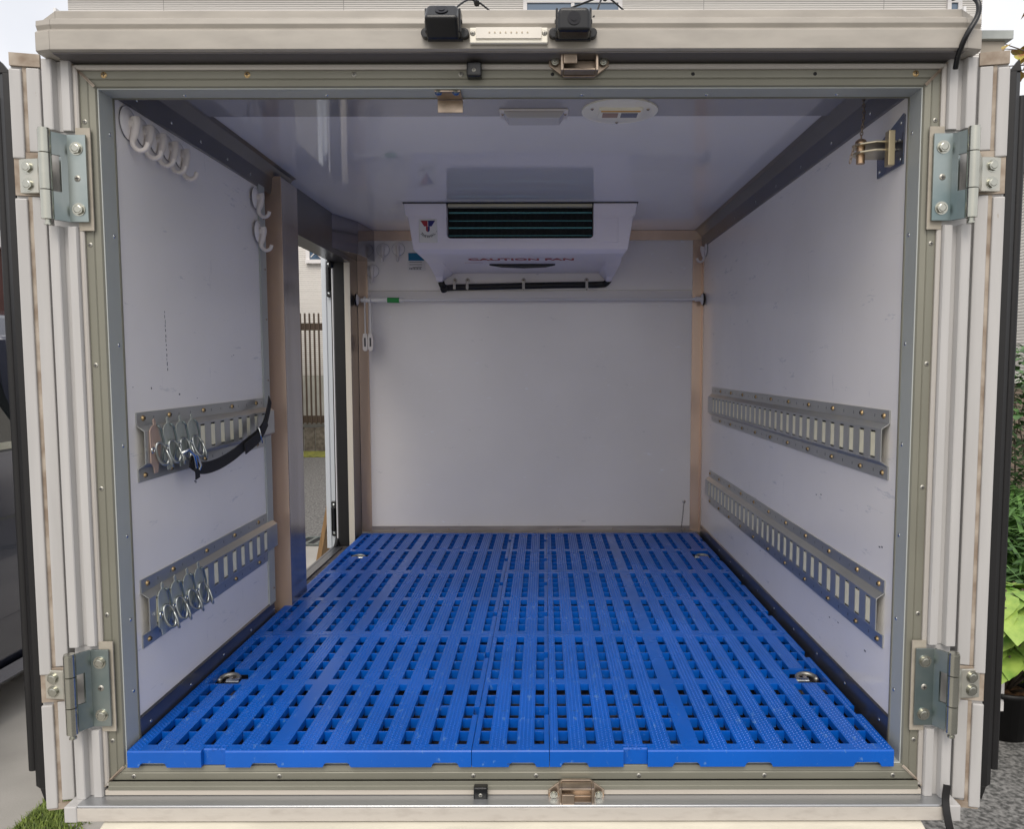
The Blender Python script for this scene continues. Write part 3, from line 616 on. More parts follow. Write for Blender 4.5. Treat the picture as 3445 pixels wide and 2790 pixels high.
# ---- latch keepers, bumpers
def keeper(x, z, up, y=-.012):
    s_ = 1 if up else -1
    b = MB(); Z = lambda d: z + s_ * d
    def bz(x0, x1, y0, y1, d0, d1): b.box(x + x0, x + x1, y0, y1, min(Z(d0), Z(d1)), max(Z(d0), Z(d1)))
    bz(-.049, .049, y - .004, y + .010, -.004, .000); bz(-.049, -.028, y - .020, y - .0042, -.006, -.003); bz(.028, .049, y - .020, y - .0042, -.006, -.003)
    b.prism([(x - .049, Z(-.0062)), (x - .049, Z(.008)), (x - .030, Z(.022)), (x - .024, Z(.026)), (x + .024, Z(.026)), (x + .030, Z(.022)), (x + .049, Z(.008)), (x + .049, Z(-.0062))], 'y', y + .0005, y + .006)
    bz(-.030, -.0255, y - .024, y, -.006, .024); bz(.0255, .030, y - .024, y, -.006, .024); bz(-.0253, .0253, y - .024, y - .002, .0205, .024)
    bz(-.0253, -.004, y - .026, y - .021, -.006, .014)
    bz(-.0253, .0253, y - .020, y - .002, -.006, -.002)
    k = part(b, 'latch_keeper', 'bronze', bevel=.0012, label='cast latch keeper on the header' if not up else 'cast latch keeper on the sill')
    for dx in (-.039, .039): inst('screw', BOLT, (x + dx, y - .006, Z(.003)), k, sc=.62)
keeper(.110, -.052 + .004, True); keeper(.113, 1.1925, False)
for x, z in ((-.057, 1.1765), (-.056, -.042)):
    b = MB(); b.box(x - .012, x + .012, -.022, -.003, z - .0115, z + .0115); o = part(b, 'rubber_bumper', 'black', bevel=.002); inst('screw', SC_FRAME, (x, -.022, z - .002), o, sc=.8)
# bracket under the header
b = MB(); b.box(-.125, -.082, .006, .046, 1.1495, 1.1525); b.box(-.125, -.082, .0445, .0475, 1.128, 1.1494); o = part(b, 'catch_bracket', 'bronze', bevel=.001)
for x in (-.119, -.090): inst('screw', BOLT, (x, .010, 1.1495), o, (0, -.4, -1), .55)
# tail bumper under the sill
b = MB(); b.prism([(-.035, -.0795), (-.058, -.086), (-.060, -.135), (-.02, -.135), (-.0, -.0795)], 'x', -.70, .70)
for x0, x1 in ((-.55, -.40), (.0, .11), (.30, .36)): b.box(x0, x1, -.068, -.0605, -.130, -.093)
part(b, 'tail_bumper', 'tail', bevel=.003)

# ================================================================== FITTINGS: things of their own
# --- cargo rails
def rail(sg, zc, y0, y1, label, zh=.0635, slots0=.045):
    t = thing('cargo_rail', (sg * .68, (y0 + y1) / 2, zc - zh), label, 'cargo rail', 'slotted steel cargo rails on the side walls')
    X = lambda d: sg * (.68 - .0003 - d)
    b = MB(); fl, sl_, pr, th = .024, .010, .014, .0022
    def web(da, za, db, zb, ya=y0, yb=y1):
        nx, nz = -(zb - za), (db - da); l = math.hypot(nx, nz); nx, nz = nx / l * th, nz / l * th
        b.prism([(ya, 0)], 'x', 0, 0) if 0 else None
        pts = [(X(da), za), (X(db), zb), (X(db + abs(nx)), zb + 0), (X(da + abs(nx)), za + 0)]
        b.prism(pts, 'y', ya, yb)
    for s_ in (1, -1):
        z_out, z_f, z_c = zc + s_ * zh, zc + s_ * (zh - fl), zc + s_ * (zh - fl - sl_)
        b.box(min(X(0), X(th)), max(X(0), X(th)), y0, y1, min(z_out, z_f), max(z_out, z_f))
        b.prism([(X(0), z_f), (X(th), z_f), (X(pr + th), z_c), (X(pr), z_c)], 'y', y0, y1)
    zi = zh - fl - sl_; sh = .0255
    # slotted centre web
    n = int((y1 - y0 - .03) / .0505); ys_ = [y0 + slots0 - .010 + k * .0505 for k in range(n)]
    cur = y0; xa, xb = sorted((X(pr), X(pr + th)))
    for ys in ys_ + [None]:
        e_ = y1 if ys is None else ys - .0108
        b.box(xa, xb, cur, e_, zc - zi, zc + zi)
        if ys is None: break
        b.box(xa, xb, e_, ys + .0108, zc + sh, zc + zi); b.box(xa, xb, e_, ys + .0108, zc - zi, zc - sh); cur = ys + .0108
    # end cheek edges
    r = b.build('channel', 'zincrail', t)
    k_ = pr + th - .0004 - .006; b = MB(); b.box(-k_ / 2, k_ / 2, -.0094, .0094, -(sh - .0034), sh - .0034); me_ = mesh_of(b, 'slot_insert', [M['cream']])
    for ys in ys_:
        io = bpy.data.objects.new('slot_insert', me_); COL.objects.link(io); io.parent = t; io.location = V((X(.006 + k_ / 2), ys, zc - .0002)) - ORG[t.name]
    b = MB(); bx0, bx1 = sorted((X(.0005), X(.0035))); b.box(bx0, bx1, y0 + .030, y1 - .030, zc - zi + .004, zc + zi - .004); b.build('slot_shade_strip', 'dark', t)  # near-black strip stands in for the shadow inside the slots
    y = y0 + .022; k = 0
    while y < y1 - .01:
        for s_ in (1, -1): inst('screw', SC_RAIL, (X(th), y, zc + s_ * (zh - .011)), t, (-sg, 0, 0), roll=random.random() * 3)
        y += .10 if k == 0 else .1525; k += 1
    # stamped ticks
    b = MB(); y = y0 + .06
    while y < y1:
        for s_ in (1, -1): xx0, xx1 = sorted((X(th), X(th + .0004))); b.box(xx0, xx1, y, y + .0018, zc + s_ * (zh - .012) - .003, zc + s_ * (zh - .012) + .003)
        y += .0505
    b.build('stamped_marks', mat('stamped_mark', (.16, .17, .18), .5, .5), t); return t
rail(-1, .551, .080, .750, 'upper slotted steel cargo rail on the left wall, with a black strap hung along it')
rail(-1, .246, .072, .750, 'lower slotted steel cargo rail on the left wall, reflecting the blue mats')
rail(1, .5525, .084, 1.572, 'upper slotted steel cargo rail on the right wall')
rail(1, .2395, .084, 1.600, 'lower slotted steel cargo rail on the right wall')
# --- ring fittings on the left rails
def fitting(y, zc, pink, label, grp):
    t = thing('ring_fitting', (-.6636, y, zc), label, 'rail fitting', grp); x0 = -.6632
    b = MB(); out = [(-.019, -.030), (-.010, -.037), (-.006, -.050), (.006, -.050), (.009, -.037), (.013, -.030), (.020, -.006), (.020, .010), (.010, .036), (.004, .040), (.004, .046), (-.001, .052), (-.006, .048), (-.004, .040), (-.012, .037), (-.019, .030)]
    b.prism([(y + u, zc + v) for u, v in out], 'x', x0, x0 + .0022)
    b.build('plate', 'pink' if pink else 'galv', t, bevel=.0008)
    b = MB(); b.tube([(x0 + .005, y + .004, zc + .038), (x0 + .006, y + .012, zc + .032), (x0 + .007, y + .020, zc + .008), (x0 + .007, y + .020, zc - .008), (x0 + .005, y + .013, zc - .030)], .0022, 6)
    b.build('raised_rib', 'zinc', t)
    b = MB(); b.tube([(x0 + .005, y - .016 + .005 * cos(a_ / 12 * 2 * pi), zc - .006 + .005 * sin(a_ / 12 * 2 * pi)) for a_ in range(12)], .0016, 6, True); b.build('eyelet', 'chrome', t)
    b = MB(); pts = []; sw = random.uniform(-.25, .3)
    d1 = V((.22 + random.uniform(-.10, .10), sw, -.94)).normalized(); d2 = V((.0, 1, sw)).normalized(); top = V((x0 + .006, y + .004, zc + .004))
    for k in range(24):
        a_ = 2 * pi * k / 24; pts.append(top + d1 * (.020 - .022 * cos(a_)) + d2 * .010 * sin(a_) + V((.5, 0, 0)) * .010 * sin(a_))
    b.tube(pts, .0027, 10, True)
    b.tube([top + V((.010, .006, -.012)) + V((.30, sw * .5, -.95)) * (.016 - .017 * cos(2 * pi * k / 20)) + V((-.5, .7, 0)) * .009 * sin(2 * pi * k / 20) for k in range(20)], .0023, 8, True); b.build('ring', 'galvring', t)
for i in range(4):
    od = ['nearest the doorway', 'second from the rear opening', 'third from the rear opening', 'fourth from the rear opening']
    fitting(.112 + i * .0505, .551, i == 0, ('ring fitting with a painted pinkish reflection at the rear end of the upper left rail' if i == 0 else 'zinc ring fitting on the upper left rail, ' + od[i]), 'ring fittings on the left rails')
    fitting(.118 + i * .0505, .243, False, ('zinc ring fitting on the lower left rail, ' + ('closest to the rear opening' if i == 0 else od[i])), 'ring fittings on the left rails')
# --- strap
t = thing('cargo_strap', (-.645, .4, .5), 'black webbing strap with steel hooks drooping along the upper left rail', 'strap')
ctrl = [(-.640, .200, .512), (-.640, .25, .492), (-.640, .327, .490), (-.640, .41, .500), (-.642, .484, .514), (-.640, .56, .532), (-.645, .623, .552), (-.652, .675, .590), (-.657, .700, .612)]
def spline(P, n=8):
    P = [V(p) for p in P]; out = []
    for i in range(len(P) - 1):
        p0, p1, p2, p3 = P[max(i - 1, 0)], P[i], P[i + 1], P[min(i + 2, len(P) - 1)]
        for k in range(n):
            u = k / n; out.append(.5 * ((2 * p1) + (-p0 + p2) * u + (2 * p0 - 5 * p1 + 4 * p2 - p3) * u * u + (-p0 + 3 * p1 - 3 * p2 + p3) * u ** 3))
    return out + [P[-1]]
def ribbon(b, P, wd, th=.0018, nrm=V((1, 0, 0)), tw=None):
    vs = []; n = len(P)
    for i, p in enumerate(P):
        tt = (P[min(i + 1, n - 1)] - P[max(i - 1, 0)]).normalized(); nn = nrm.copy()
        if tw: nn = (nn + V((0, 0, tw)) * (i / n)).normalized()
        s_ = tt.cross(nn).normalized(); nn = s_.cross(tt).normalized(); vs += [p + s_ * wd / 2 + nn * th, p - s_ * wd / 2 + nn * th, p - s_ * wd / 2, p + s_ * wd / 2]
    b.smooth = False; b.add(vs, [(4 * i + k, 4 * i + (k + 1) % 4, 4 * i + 4 + (k + 1) % 4, 4 * i + 4 + k) for i in range(n - 1) for k in range(4)] + [(0, 1, 2, 3), (4 * n - 4, 4 * n - 1, 4 * n - 2, 4 * n - 3)])
b = MB(); ribbon(b, spline(ctrl), .025); ribbon(b, spline([(-.6375, .205, .512), (-.637, .222, .492), (-.638, .226, .474)]), .018); ribbon(b, spline([(-.636, .47, .507), (-.636, .56, .528), (-.641, .63, .560)]), .026)
b.build('webbing', 'webbing', t)
b = MB(); b.tube([(-.640, .165, .530), (-.632, .180, .538), (-.628, .195, .525), (-.630, .208, .498)], .0032, 8); b.tube([(-.636, .190, .535), (-.630, .210, .522), (-.630, .226, .500), (-.632, .222, .492)], .0030, 8); b.build('hook', 'chrome', t)
b = MB(); b.tube([(-.634, .556, .548), (-.634, .574, .512), (-.640, .580, .513), (-.640, .562, .549)], .0026, 8, True); b.build('buckle', 'chrome', t)

# --- suction hooks
def suction_hook(c, n, label, R=.028, hang='j', small=False):
    """disc on a wall with a J hook standing out along the wall normal"""
    c = V(c); n = V(n); t = thing('suction_hook', c, label, 'wall hook', 'white suction hooks on the walls')
    side = n.cross(V((0, 0, 1)))
    b = MB(); b.dome(c, n, R, .007, 24, 4); b.cyl(c, c + n * .0022, R * 1.0, 24); b.build('suction_cup', mat('clear_suction_cup', (.86, .83, .82), .12, 0, spec=.6), t)
    b = MB(); b.tube([c + side * (R * cos(a_ / 24 * 2 * pi)) + V((0, 0, R * sin(a_ / 24 * 2 * pi))) + n * .0012 for a_ in range(24)], .0009, 6, True); b.build('cup_rim', 'darksteel', t)
    b = MB(); b.cyl(c + n * .004, c + n * .014, .009, 14)
    P = [c + n * .013 + V((0, 0, .010)), c + n * .015, c + n * .012 + V((0, 0, -.018)), c + n * .008 + V((0, 0, -.030)), c + n * .011 + V((0, 0, -.041)), c + n * .021 + V((0, 0, -.047)), c + n * .031 + V((0, 0, -.043)), c + n * .035 + V((0, 0, -.033))]
    P = spline(P, 4); m = len(P); b.tube(P, [(.0092 - .0048 * min(1, i / (m * .55))) for i in range(m)], 10); b.build('hook', 'milky', t)
    return t
for i, y in enumerate((.094, .142, .190, .238, .288)):
    suction_hook((-.6795, y, 1.126 - .001 * i), (1, 0, 0), ('white suction hook nearest the rear opening, high on the left wall', 'second white suction hook from the opening in the upper left row', 'middle white suction hook of the upper left row', 'fourth white suction hook from the opening in the upper left row', 'innermost white suction hook of the upper left row of five')[i], R=.029 if i == 0 else .025)
suction_hook((-.6755, .690, 1.122), (1, 0, 0), 'upper white suction hook beside the brown door pillar')
suction_hook((-.6755, .700, 1.040), (1, 0, 0), 'lower white suction hook beside the brown door pillar')
suction_hook((.6790, 1.715, 1.142), (-1, 0, 0), 'lone white suction hook in the far corner of the right wall', R=.026)
for x, z, lb in ((-.577, 1.152, 'left one of the two high suction hooks on the back wall'), (-.517, 1.155, 'suction hook on the back wall next to the cooling unit'), (-.620, 1.070, 'lowest suction hook on the back wall, above the rod end')):
    suction_hook((x, 1.7805, z), (0, -1, 0), lb, R=.025)
# sticker + clear hook
t = thing('wall_sticker', (-.447, 1.78, 1.107), 'small blue and white notice sticker on the back wall beside the cooling unit', 'sticker')
b = MB(); b.box(-.482, -.412, 1.7797, 1.7805, 1.072, 1.142); b.m = 1; b.box(-.478, -.416, 1.7790, 1.7796, 1.110, 1.140); b.m = 2
for k in range(3): b.box(-.474 + .012 * (k == 2), -.425, 1.7790, 1.7796, 1.104 - k * .010, 1.1055 - k * .010)
for k in range(8): b.box(-.474 + k * .006, -.471 + k * .006, 1.7790, 1.7796, 1.076, 1.082)
b.build('notice', ['white', 'cyan', 'inkb'], t)
# --- tension rod
t = thing('tension_rod', (0, 1.725, .95), 'thin white tension rod with green tape spanning the back of the box', 'rod')
b = MB(); b.cyl((-.655, 1.725, .952), (-.492, 1.725, .952), .0085, 14); b.cyl((-.60, 1.725, .952), (-.54, 1.725, .952), .0095, 14); b.cyl((-.492, 1.725, .952), (.655, 1.725, .954), .0052, 12); b.cyl((.64, 1.725, .954), (.668, 1.725, .954), .009, 12); b.build('pole', 'white', t)
b = MB(); b.cyl((-.552, 1.725, .952), (-.506, 1.725, .951), .0102, 14); b.build('tape', 'green', t)
for x, d in ((-.675, 1), (.675, -1)):
    b = MB(); b.cyl((x, 1.725, .953), (x + d * .006, 1.725, .953), .024, 20); b.build('end_pad', 'rubber', t); b = MB(); b.cyl((x + d * .0062, 1.725, .953), (x + d * .012, 1.725, .953), .022, 20, .012); b.build('end_cap', 'white', t)
for i, x in enumerate((-.640, -.619)):
    t = thing('hanging_clip', (x, 1.72, .95), 'white long stemmed clip hanging ' + ('at the very left end of the rod' if i == 0 else 'second from the left end of the rod'), 'clip', 'white clips on the rod')
    b = MB(); b.tube([(x + .0, 1.725 + .0125 * cos(a_ / 16 * 2 * pi), .952 + .0125 * sin(a_ / 16 * 2 * pi)) for a_ in range(16)], .003, 8, True); b.cyl((x, 1.722, .939), (x, 1.722, .815), .0028, 8); b.build('stem', 'white', t)
    b = MB(); b.prism([(x - .007, .822), (x - .010, .80), (x - .009, .762), (x - .004, .755), (x + .004, .755), (x + .009, .762), (x + .010, .80), (x + .007, .822)], 'y', 1.714, 1.728); b.m = 1; b.box(x - .003, x + .003, 1.7125, 1.7138, .772, .806); b.build('clip', ['milky', 'inkb'], t, bevel=.002)
# --- ceiling lamps
t = thing('ceiling_lamp', (.212, .33, H - .003), 'round cream ceiling lamp plate with an orange edged label', 'lamp')
zc = H - .0032
b = MB(); b.dome((.212, .333, zc), (0, 0, -1), .078, .006, 40, 3); b.cyl((.212, .333, zc), (.212, .333, zc - .003), .0785, 40); b.build('base_plate', 'lampb', t)
b = MB(); b.box(.168, .256, .300, .352, zc - .0105, zc - .0045); b.m = 1; b.box(.172, .252, .3015, .3085, zc - .0115, zc - .0105); b.m = 2; b.box(.176, .208, .316, .344, zc - .0113, zc - .0106); b.m = 3; b.box(.214, .248, .316, .344, zc - .0113, zc - .0106)
b.build('centre_plate', ['lampb', 'orange', mat('faded_print', (.42, .28, .22), .6), mat('faded_ink', (.22, .22, .26), .6)], t, bevel=.001)
for dx, dy in ((-.058, -.022), (.056, -.020), (0, .066)): inst('screw', SC_RAIL2, (.212 + dx, .333 + dy, zc - .004), t, (0, 0, -1), .8)
t = thing('ceiling_lamp', (.035, .34, H - .003), 'rectangular frosted ceiling lamp left of the round lamp plate', 'lamp')
b = MB(); b.box(-.036, .106, .318, .378, zc - .004, zc); b.build('lamp_base', 'milky', t, bevel=.002)
b = MB(); b.prism([(-.028, zc - .004), (.098, zc - .004), (.088, zc - .018), (-.018, zc - .018)], 'y', .323, .373); b.build('lamp_lens', 'lens', t, bevel=.002)
for x in (-.030, .100): inst('screw', SC_RAIL2, (x, .345, zc - .004), t, (0, 0, -1), .7)

# --- cooling unit
U = thing('cooling_unit', (-.02, 1.5, 1.02), 'white ceiling mounted cooling unit with dark coil window above the back wall', 'cooling unit')
def loft(b, secs):
    n = len(secs[0]); b.add([p for s_ in secs for p in s_], [(k * n + i, k * n + (i + 1) % n, (k + 1) * n + (i + 1) % n, (k + 1) * n + i) for k in range(len(secs) - 1) for i in range(n)] + [tuple(range(n))[::-1], tuple((len(secs) - 1) * n + i for i in range(n))])
def rect_loop(x0, x1, y0, y1, z, z2=None): z2 = z if z2 is None else z2; return [(x0, y0, z), (x1, y0, z), (x1, y1, z2), (x0, y1, z2)]
hb_ = MB()
loft(hb_, [rect_loop(-.402, .360, 1.250, 1.779, 1.2239), rect_loop(-.400, .358, 1.251, 1.779, 1.220), rect_loop(-.395, .353, 1.254, 1.779, 1.186), rect_loop(-.388, .346, 1.254, 1.779, 1.184), rect_loop(-.372, .330, 1.258, 1.779, 1.078), rect_loop(-.360, .318, 1.272, 1.779, 1.064, 1.064),
            rect_loop(-.345, .303, 1.300, 1.779, 1.062, 1.060)])
o = hb_.build('housing_tmp', 'unit', None)
# cut the coil window by boolean, then bake
cb = MB(); pts = []
x0, x1, z0, z1 = -.262, .217, 1.112, 1.30
r_ = .014
for cx_, cz_, a0 in ((x0 + r_, z0 + r_, pi), (x1 - r_, z0 + r_, 1.5 * pi)): pts += [(cx_ + r_ * cos(a0 + k / 5 * pi / 2), cz_ + r_ * sin(a0 + k / 5 * pi / 2)) for k in range(6)]
pts += [(x1, z1), (x0, z1)]
cb.prism(pts, 'y', 1.20, 1.310); co = cb.build('cutter_tmp', 'unit', None)
cb2 = MB(); cb2.prism([(-.225, 1.5), (.185, 1.5), (.185, 1.80), (-.225, 1.80)], 'z', 1.0, 1.066) ; co2 = cb2.build('cutter_tmp2', 'unit', None)
m1 = o.modifiers.new('bv', 'BEVEL'); m1.width = .018; m1.segments = 4; m1.limit_method = 'ANGLE'; m1.angle_limit = rad(35)
for c_ in (co,): mb_ = o.modifiers.new('bo', 'BOOLEAN'); mb_.object = c_; mb_.operation = 'DIFFERENCE'; mb_.solver = 'EXACT'
m3 = o.modifiers.new('bv2', 'BEVEL'); m3.width = .004; m3.segments = 2; m3.limit_method = 'ANGLE'; m3.angle_limit = rad(60)
bpy.context.view_layer.update(); dg = bpy.context.evaluated_depsgraph_get(); me = bpy.data.meshes.new_from_object(o.evaluated_get(dg)); me.transform(MX.Translation(-ORG[U.name]))
for p in me.polygons: p.use_smooth = True
try: me.set_sharp_from_angle(angle=rad(40))
except Exception: pass
for q in (o, co, co2): bpy.data.objects.remove(q)
ho = bpy.data.objects.new('housing', me); COL.objects.link(ho); ho.parent = U; ORG['housing'] = ORG[U.name]
b = MB(); b.prism([(x0 + .004, 1.2234), (x1 - .004, 1.2234), (x1 - .004, 1.2145), (x0 + .004, 1.2145)], 'y', 1.262, 1.285); b.build('top_rail', mat('cream_rail', (.72, .67, .50), .4), U)
b = MB(); b.box(x0, x1, 1.300, 1.306, 1.105, 1.2234); co_ = b.build('coil_block', 'coil', U)
b = MB()
for k in range(118):
    x = x0 + .004 + k * .004; b.box(x, x + .0008, 1.290, 1.2999, 1.113, 1.213)
b.build('coil_fins', mat('fin_metal', (.035, .045, .055), .4, .5), co_)
b = MB()
for z in (1.200, 1.174, 1.151, 1.126):
    for k in range(118):
        x = x0 + .004 + k * .004; b.box(x + .0008, x + .0034, 1.2885, 1.294, z - (.0022 if z not in (1.174, 1.126) else .0012), z + (.0022 if z not in (1.174, 1.126) else .0012))
b.build('coil_tubes', 'teal', co_)
b = MB(); b.prism([(-.403, 1.2475), (.361, 1.2475), (.361, 1.779), (-.403, 1.779)], 'z', 1.2240, 1.2259); b.build('ceiling_gap_shade', 'dark', U)  # thin dark sheet stands in for the shaded gap below the ceiling
# corner legs sweeping down to the drain hose, rear skirt, fan opening
for sg, xa, xb in ((-1, -.372, -.328), (1, .286, .330)):
    b = MB(); xs = (-.372, -.300) if sg < 0 else (.258, .330); xe = (-.362, -.334) if sg < 0 else (.292, .320)
    loft(b, [rect_loop(xs[0] + .012, xs[1] - .012 * 0, 1.40, 1.779, 1.068), rect_loop(xs[0] + .014, xs[1], 1.52, 1.779, 1.056), rect_loop(xe[0], xe[1], 1.70, 1.779, 1.036), rect_loop(xe[0] + .002, xe[1] - .002, 1.715, 1.772, 1.022)])
    b.smooth = True; b.build('drain_leg', 'unit', U, bevel=.008, seg=3)
b = MB(); pts = [(-.145 + .235 * k / 20, 1.42 + 0.0) for k in range(21)]
b.prism([(-.14, 1.50), (.095, 1.50), (.06, 1.56), (-.02, 1.585), (-.10, 1.56)], 'z', 1.0555, 1.0605); b.build('fan_opening', 'dark', U)
# red lettering on the underside (slopes with the underside)
b = MB(); mt = MX.Translation((-.023, 1.385, 1.0606)) @ MX.Rotation(rad(180), 4, 'X')
b.text('CAUTION FAN', .068, mt, .0003, sx=.80, off=.0018); b.build('caution_lettering', 'red', U, norm=False)
b = MB(); b.box(-.225, -.160, 1.46, 1.464, 1.0596, 1.0602); b.build('sticker_line', mat('pale_red', (.55, .35, .40), .5), U)
# logo plate
fy = lambda z: 1.2535 + (1.186 - z) * .045
b = MB(); b.prism([(-.352, 1.098), (-.292, 1.098), (-.292, 1.174), (-.352, 1.174)], 'y', 1.2515, 1.262); b.build('logo_plate', mat('logo_plate_white', (.82, .80, .76), .35), U, bevel=.003)
b = MB(); b.prism([(.222, 1.098), (.298, 1.098), (.298, 1.178), (.222, 1.178)], 'y', 1.2535, 1.262); b.build('blank_panel', 'unit', U, bevel=.0025)
b = MB(); yl = 1.2510; cx = -.322
b.m = 0; b.prism([(cx - .0235, 1.168), (cx - .001, 1.168), (cx - .001, 1.150), (cx - .012, 1.150)], 'y', yl - .0003, yl); b.prism([(cx - .006, 1.1495), (cx - .0002, 1.1495), (cx - .0002, 1.132), (cx - .004, 1.134), (cx - .006, 1.137)], 'y', yl - .0003, yl)
b.m = 1; b.prism([(cx + .0235, 1.168), (cx + .001, 1.168), (cx + .001, 1.150), (cx + .012, 1.150)], 'y', yl - .0003, yl); b.prism([(cx + .006, 1.1495), (cx + .0002, 1.1495), (cx + .0002, 1.132), (cx + .004, 1.134), (cx + .006, 1.137)], 'y', yl - .0003, yl)
b.m = 2; b.box(cx - .024, cx + .024, yl - .0006, yl - .0003, 1.167, 1.1685)
word = 'THERMAL'
for i, ch in enumerate(word):
    a_ = (i - 3) * .30; R_ = .0245
    px, pz = cx + R_ * sin(a_) * 1.05, 1.141 - R_ * cos(a_) * 1.0
    b.text(ch, .0115, MX.Translation((px, yl - .0004, pz)) @ MX.Rotation(-a_ * -1, 4, 'Y').inverted() @ MX.Rotation(rad(90), 4, 'X'), .0002)
b.text('®', .004, MX.Translation((cx + .0275, yl - .0004, 1.133)) @ MX.Rotation(rad(90), 4, 'X'), .0002)
b.build('emblem', ['red', 'navy', 'inkb'], U, norm=False)
# drain hose
b = MB(); b.tube(spline([(-.346, 1.745, 1.024), (-.340, 1.748, 1.008), (-.325, 1.755, 1.001), (-.29, 1.762, 1.004), (-.1, 1.764, 1.008), (.1, 1.764, 1.012), (.27, 1.762, 1.014), (.296, 1.757, 1.018), (.308, 1.748, 1.030)], 5), .0125, 12); b.cyl((-.337, 1.742, 1.0), (-.332, 1.735, .990), .014, 14); hz = b.build('drain_hose', 'rubber', U)
for x in (-.295, -.245, -.025, .222):
    b = MB(); b.tube([(x, 1.764 + .0155 * cos(a_), 1.009 + .0145 * sin(a_)) for a_ in [k / 8 * pi * 1.2 + pi * .55 for k in range(9)]], .0032, 6); b.box(x - .005, x + .005, 1.748, 1.7505, .996, 1.026); b.cyl((x, 1.77, 1.033), (x, 1.779, 1.033), .0085, 14); cl = b.build('hose_clamp', mat('dull_clamp', (.42, .40, .38), .4, .7), U)
    inst('screw', SC_RAIL2, (x, 1.77, 1.033), U)

# --- reversing cameras and work lamp on the roof band
def revcam(x, tilt, label):
    t = thing('rear_camera', (x, -.05, 1.20), label, 'camera', 'black cameras on the roof band'); R_ = MX.Translation((x, -.080, 1.2225)) @ MX.Rotation(rad(tilt), 4, 'X') @ MX.Scale(.94, 4)
    b = MB(); b.T = R_; b.prism([(-.027, -.020), (.027, -.020), (.0265, .008), (.023, .017), (-.023, .017), (-.0265, .008)], 'y', -.022, .018); b.build('camera_body', 'black', t, bevel=.005, seg=4)
    b = MB(); b.T = R_; b.cyl((0, -.0235, -.001), (0, -.0218, -.001), .0105, 24); b.cyl((0, -.0245, -.001), (0, -.0236, -.001), .005, 20); b.build('camera_lens', mat('lens_glass', (.01, .01, .014), .3, 0, spec=.3), t)
    b = MB(); b.prism([(x - .028, 1.206), (x + .028, 1.206), (x + .026, 1.240), (x - .026, 1.240)], 'y', -.060, -.0510); b.box(x - .0275, x - .0240, -.086, -.0602, 1.207, 1.243); b.box(x + .0240, x + .0275, -.086, -.0602, 1.207, 1.243)
    for sg in (-1, 1): b.cyl((x + sg * .030, -.0605, 1.2165), (x + sg * .030, -.0512, 1.2165), .0075, 16)
    b.build('camera_mount', 'black', t, bevel=.0015)
    for sg in (-1, 1): inst('knob', SC_DARK, (x + sg * .0278, -.076, 1.226), t, (sg, 0, 0), 1.3)
revcam(-.0985, -38, 'left black reversing camera tipped down on the roof band'); revcam(.1015, 2, 'right black reversing camera facing straight back on the roof band')
t = thing('work_lamp', (.001, -.05, 1.205), 'clear fronted strip lamp screwed between the two black cameras', 'lamp')
b = MB(); b.box(-.060, .062, -.0580, -.0508, 1.202, 1.2255); b.build('lamp_body', 'lampb', t, bevel=.0015)
b = MB(); b.box(-.050, .052, -.0612, -.0582, 1.208, 1.2245); b.m = 1
for k in range(8): b.cyl((-.029 + k * .0085, -.0614, 1.2165), (-.029 + k * .0085, -.0622, 1.2165), .0012, 8)
b.build('lamp_lens', [mat('clear_lamp_front', (.78, .74, .66), .15), 'led'], t)
for x in (-.055, .057): inst('screw', SC_FRAME, (x, -.0582, 1.2165), t)
# --- cables
t = thing('camera_cable', (.0, .0, 1.28), 'thin black cables knotted and looping over the roof edge between the cameras', 'cable')
b = MB()
for P in ([(-.095, -.045, 1.24), (-.080, -.02, 1.276), (-.055, .02, 1.300), (0, .10, 1.292), (.08, .14, 1.290), (.12, .10, 1.291)], [(.125, -.045, 1.235), (.140, -.025, 1.262), (.152, .0, 1.298), (.165, .02, 1.304), (.22, .08, 1.291), (.26, .12, 1.290)], [(.158, .0, 1.302), (.12, .02, 1.296), (.08, .04, 1.290)], [(-.055, .02, 1.3), (-.062, .0, 1.318), (-.050, -.01, 1.312), (-.057, .02, 1.302)]):
    b.tube(spline(P, 6), .0016, 6)
for p in ((-.056, .02, 1.302), (.158, .01, 1.301)): b.tube([V(p) + V((.004 * cos(a_), .004 * sin(a_ * 2), .004 * sin(a_))) for a_ in [k / 10 * 6.28 for k in range(10)]], .0016, 6, True)
b.cyl((-.056, .02, 1.300), (-.054, .01, 1.292), .005, 8)
b.build('cable', 'black', t)
t = thing('roof_cable', (.74, -.04, 1.25), 'thick black cable curling over the right end of the roof band', 'cable')
b = MB(); b.tube(spline([(.712, -.02, 1.285), (.722, -.045, 1.280), (.732, -.058, 1.262), (.731, -.060, 1.240), (.716, -.058, 1.212), (.712, -.045, 1.190), (.715, -.03, 1.172)], 6), .0042, 8); b.build('cable', 'black', t)
t = thing('rubber_strap', (.74, -.05, -.06), 'black rubber strap hanging from the lower right corner of the frame', 'strap')
b = MB(); ribbon(b, spline([(.742, -.036, -.018), (.738, -.040, -.04), (.737, -.048, -.062), (.741, -.054, -.090), (.750, -.054, -.125)], 5), .012, .003, V((0, -1, 0))); b.build('strap_band', 'rubber', t)

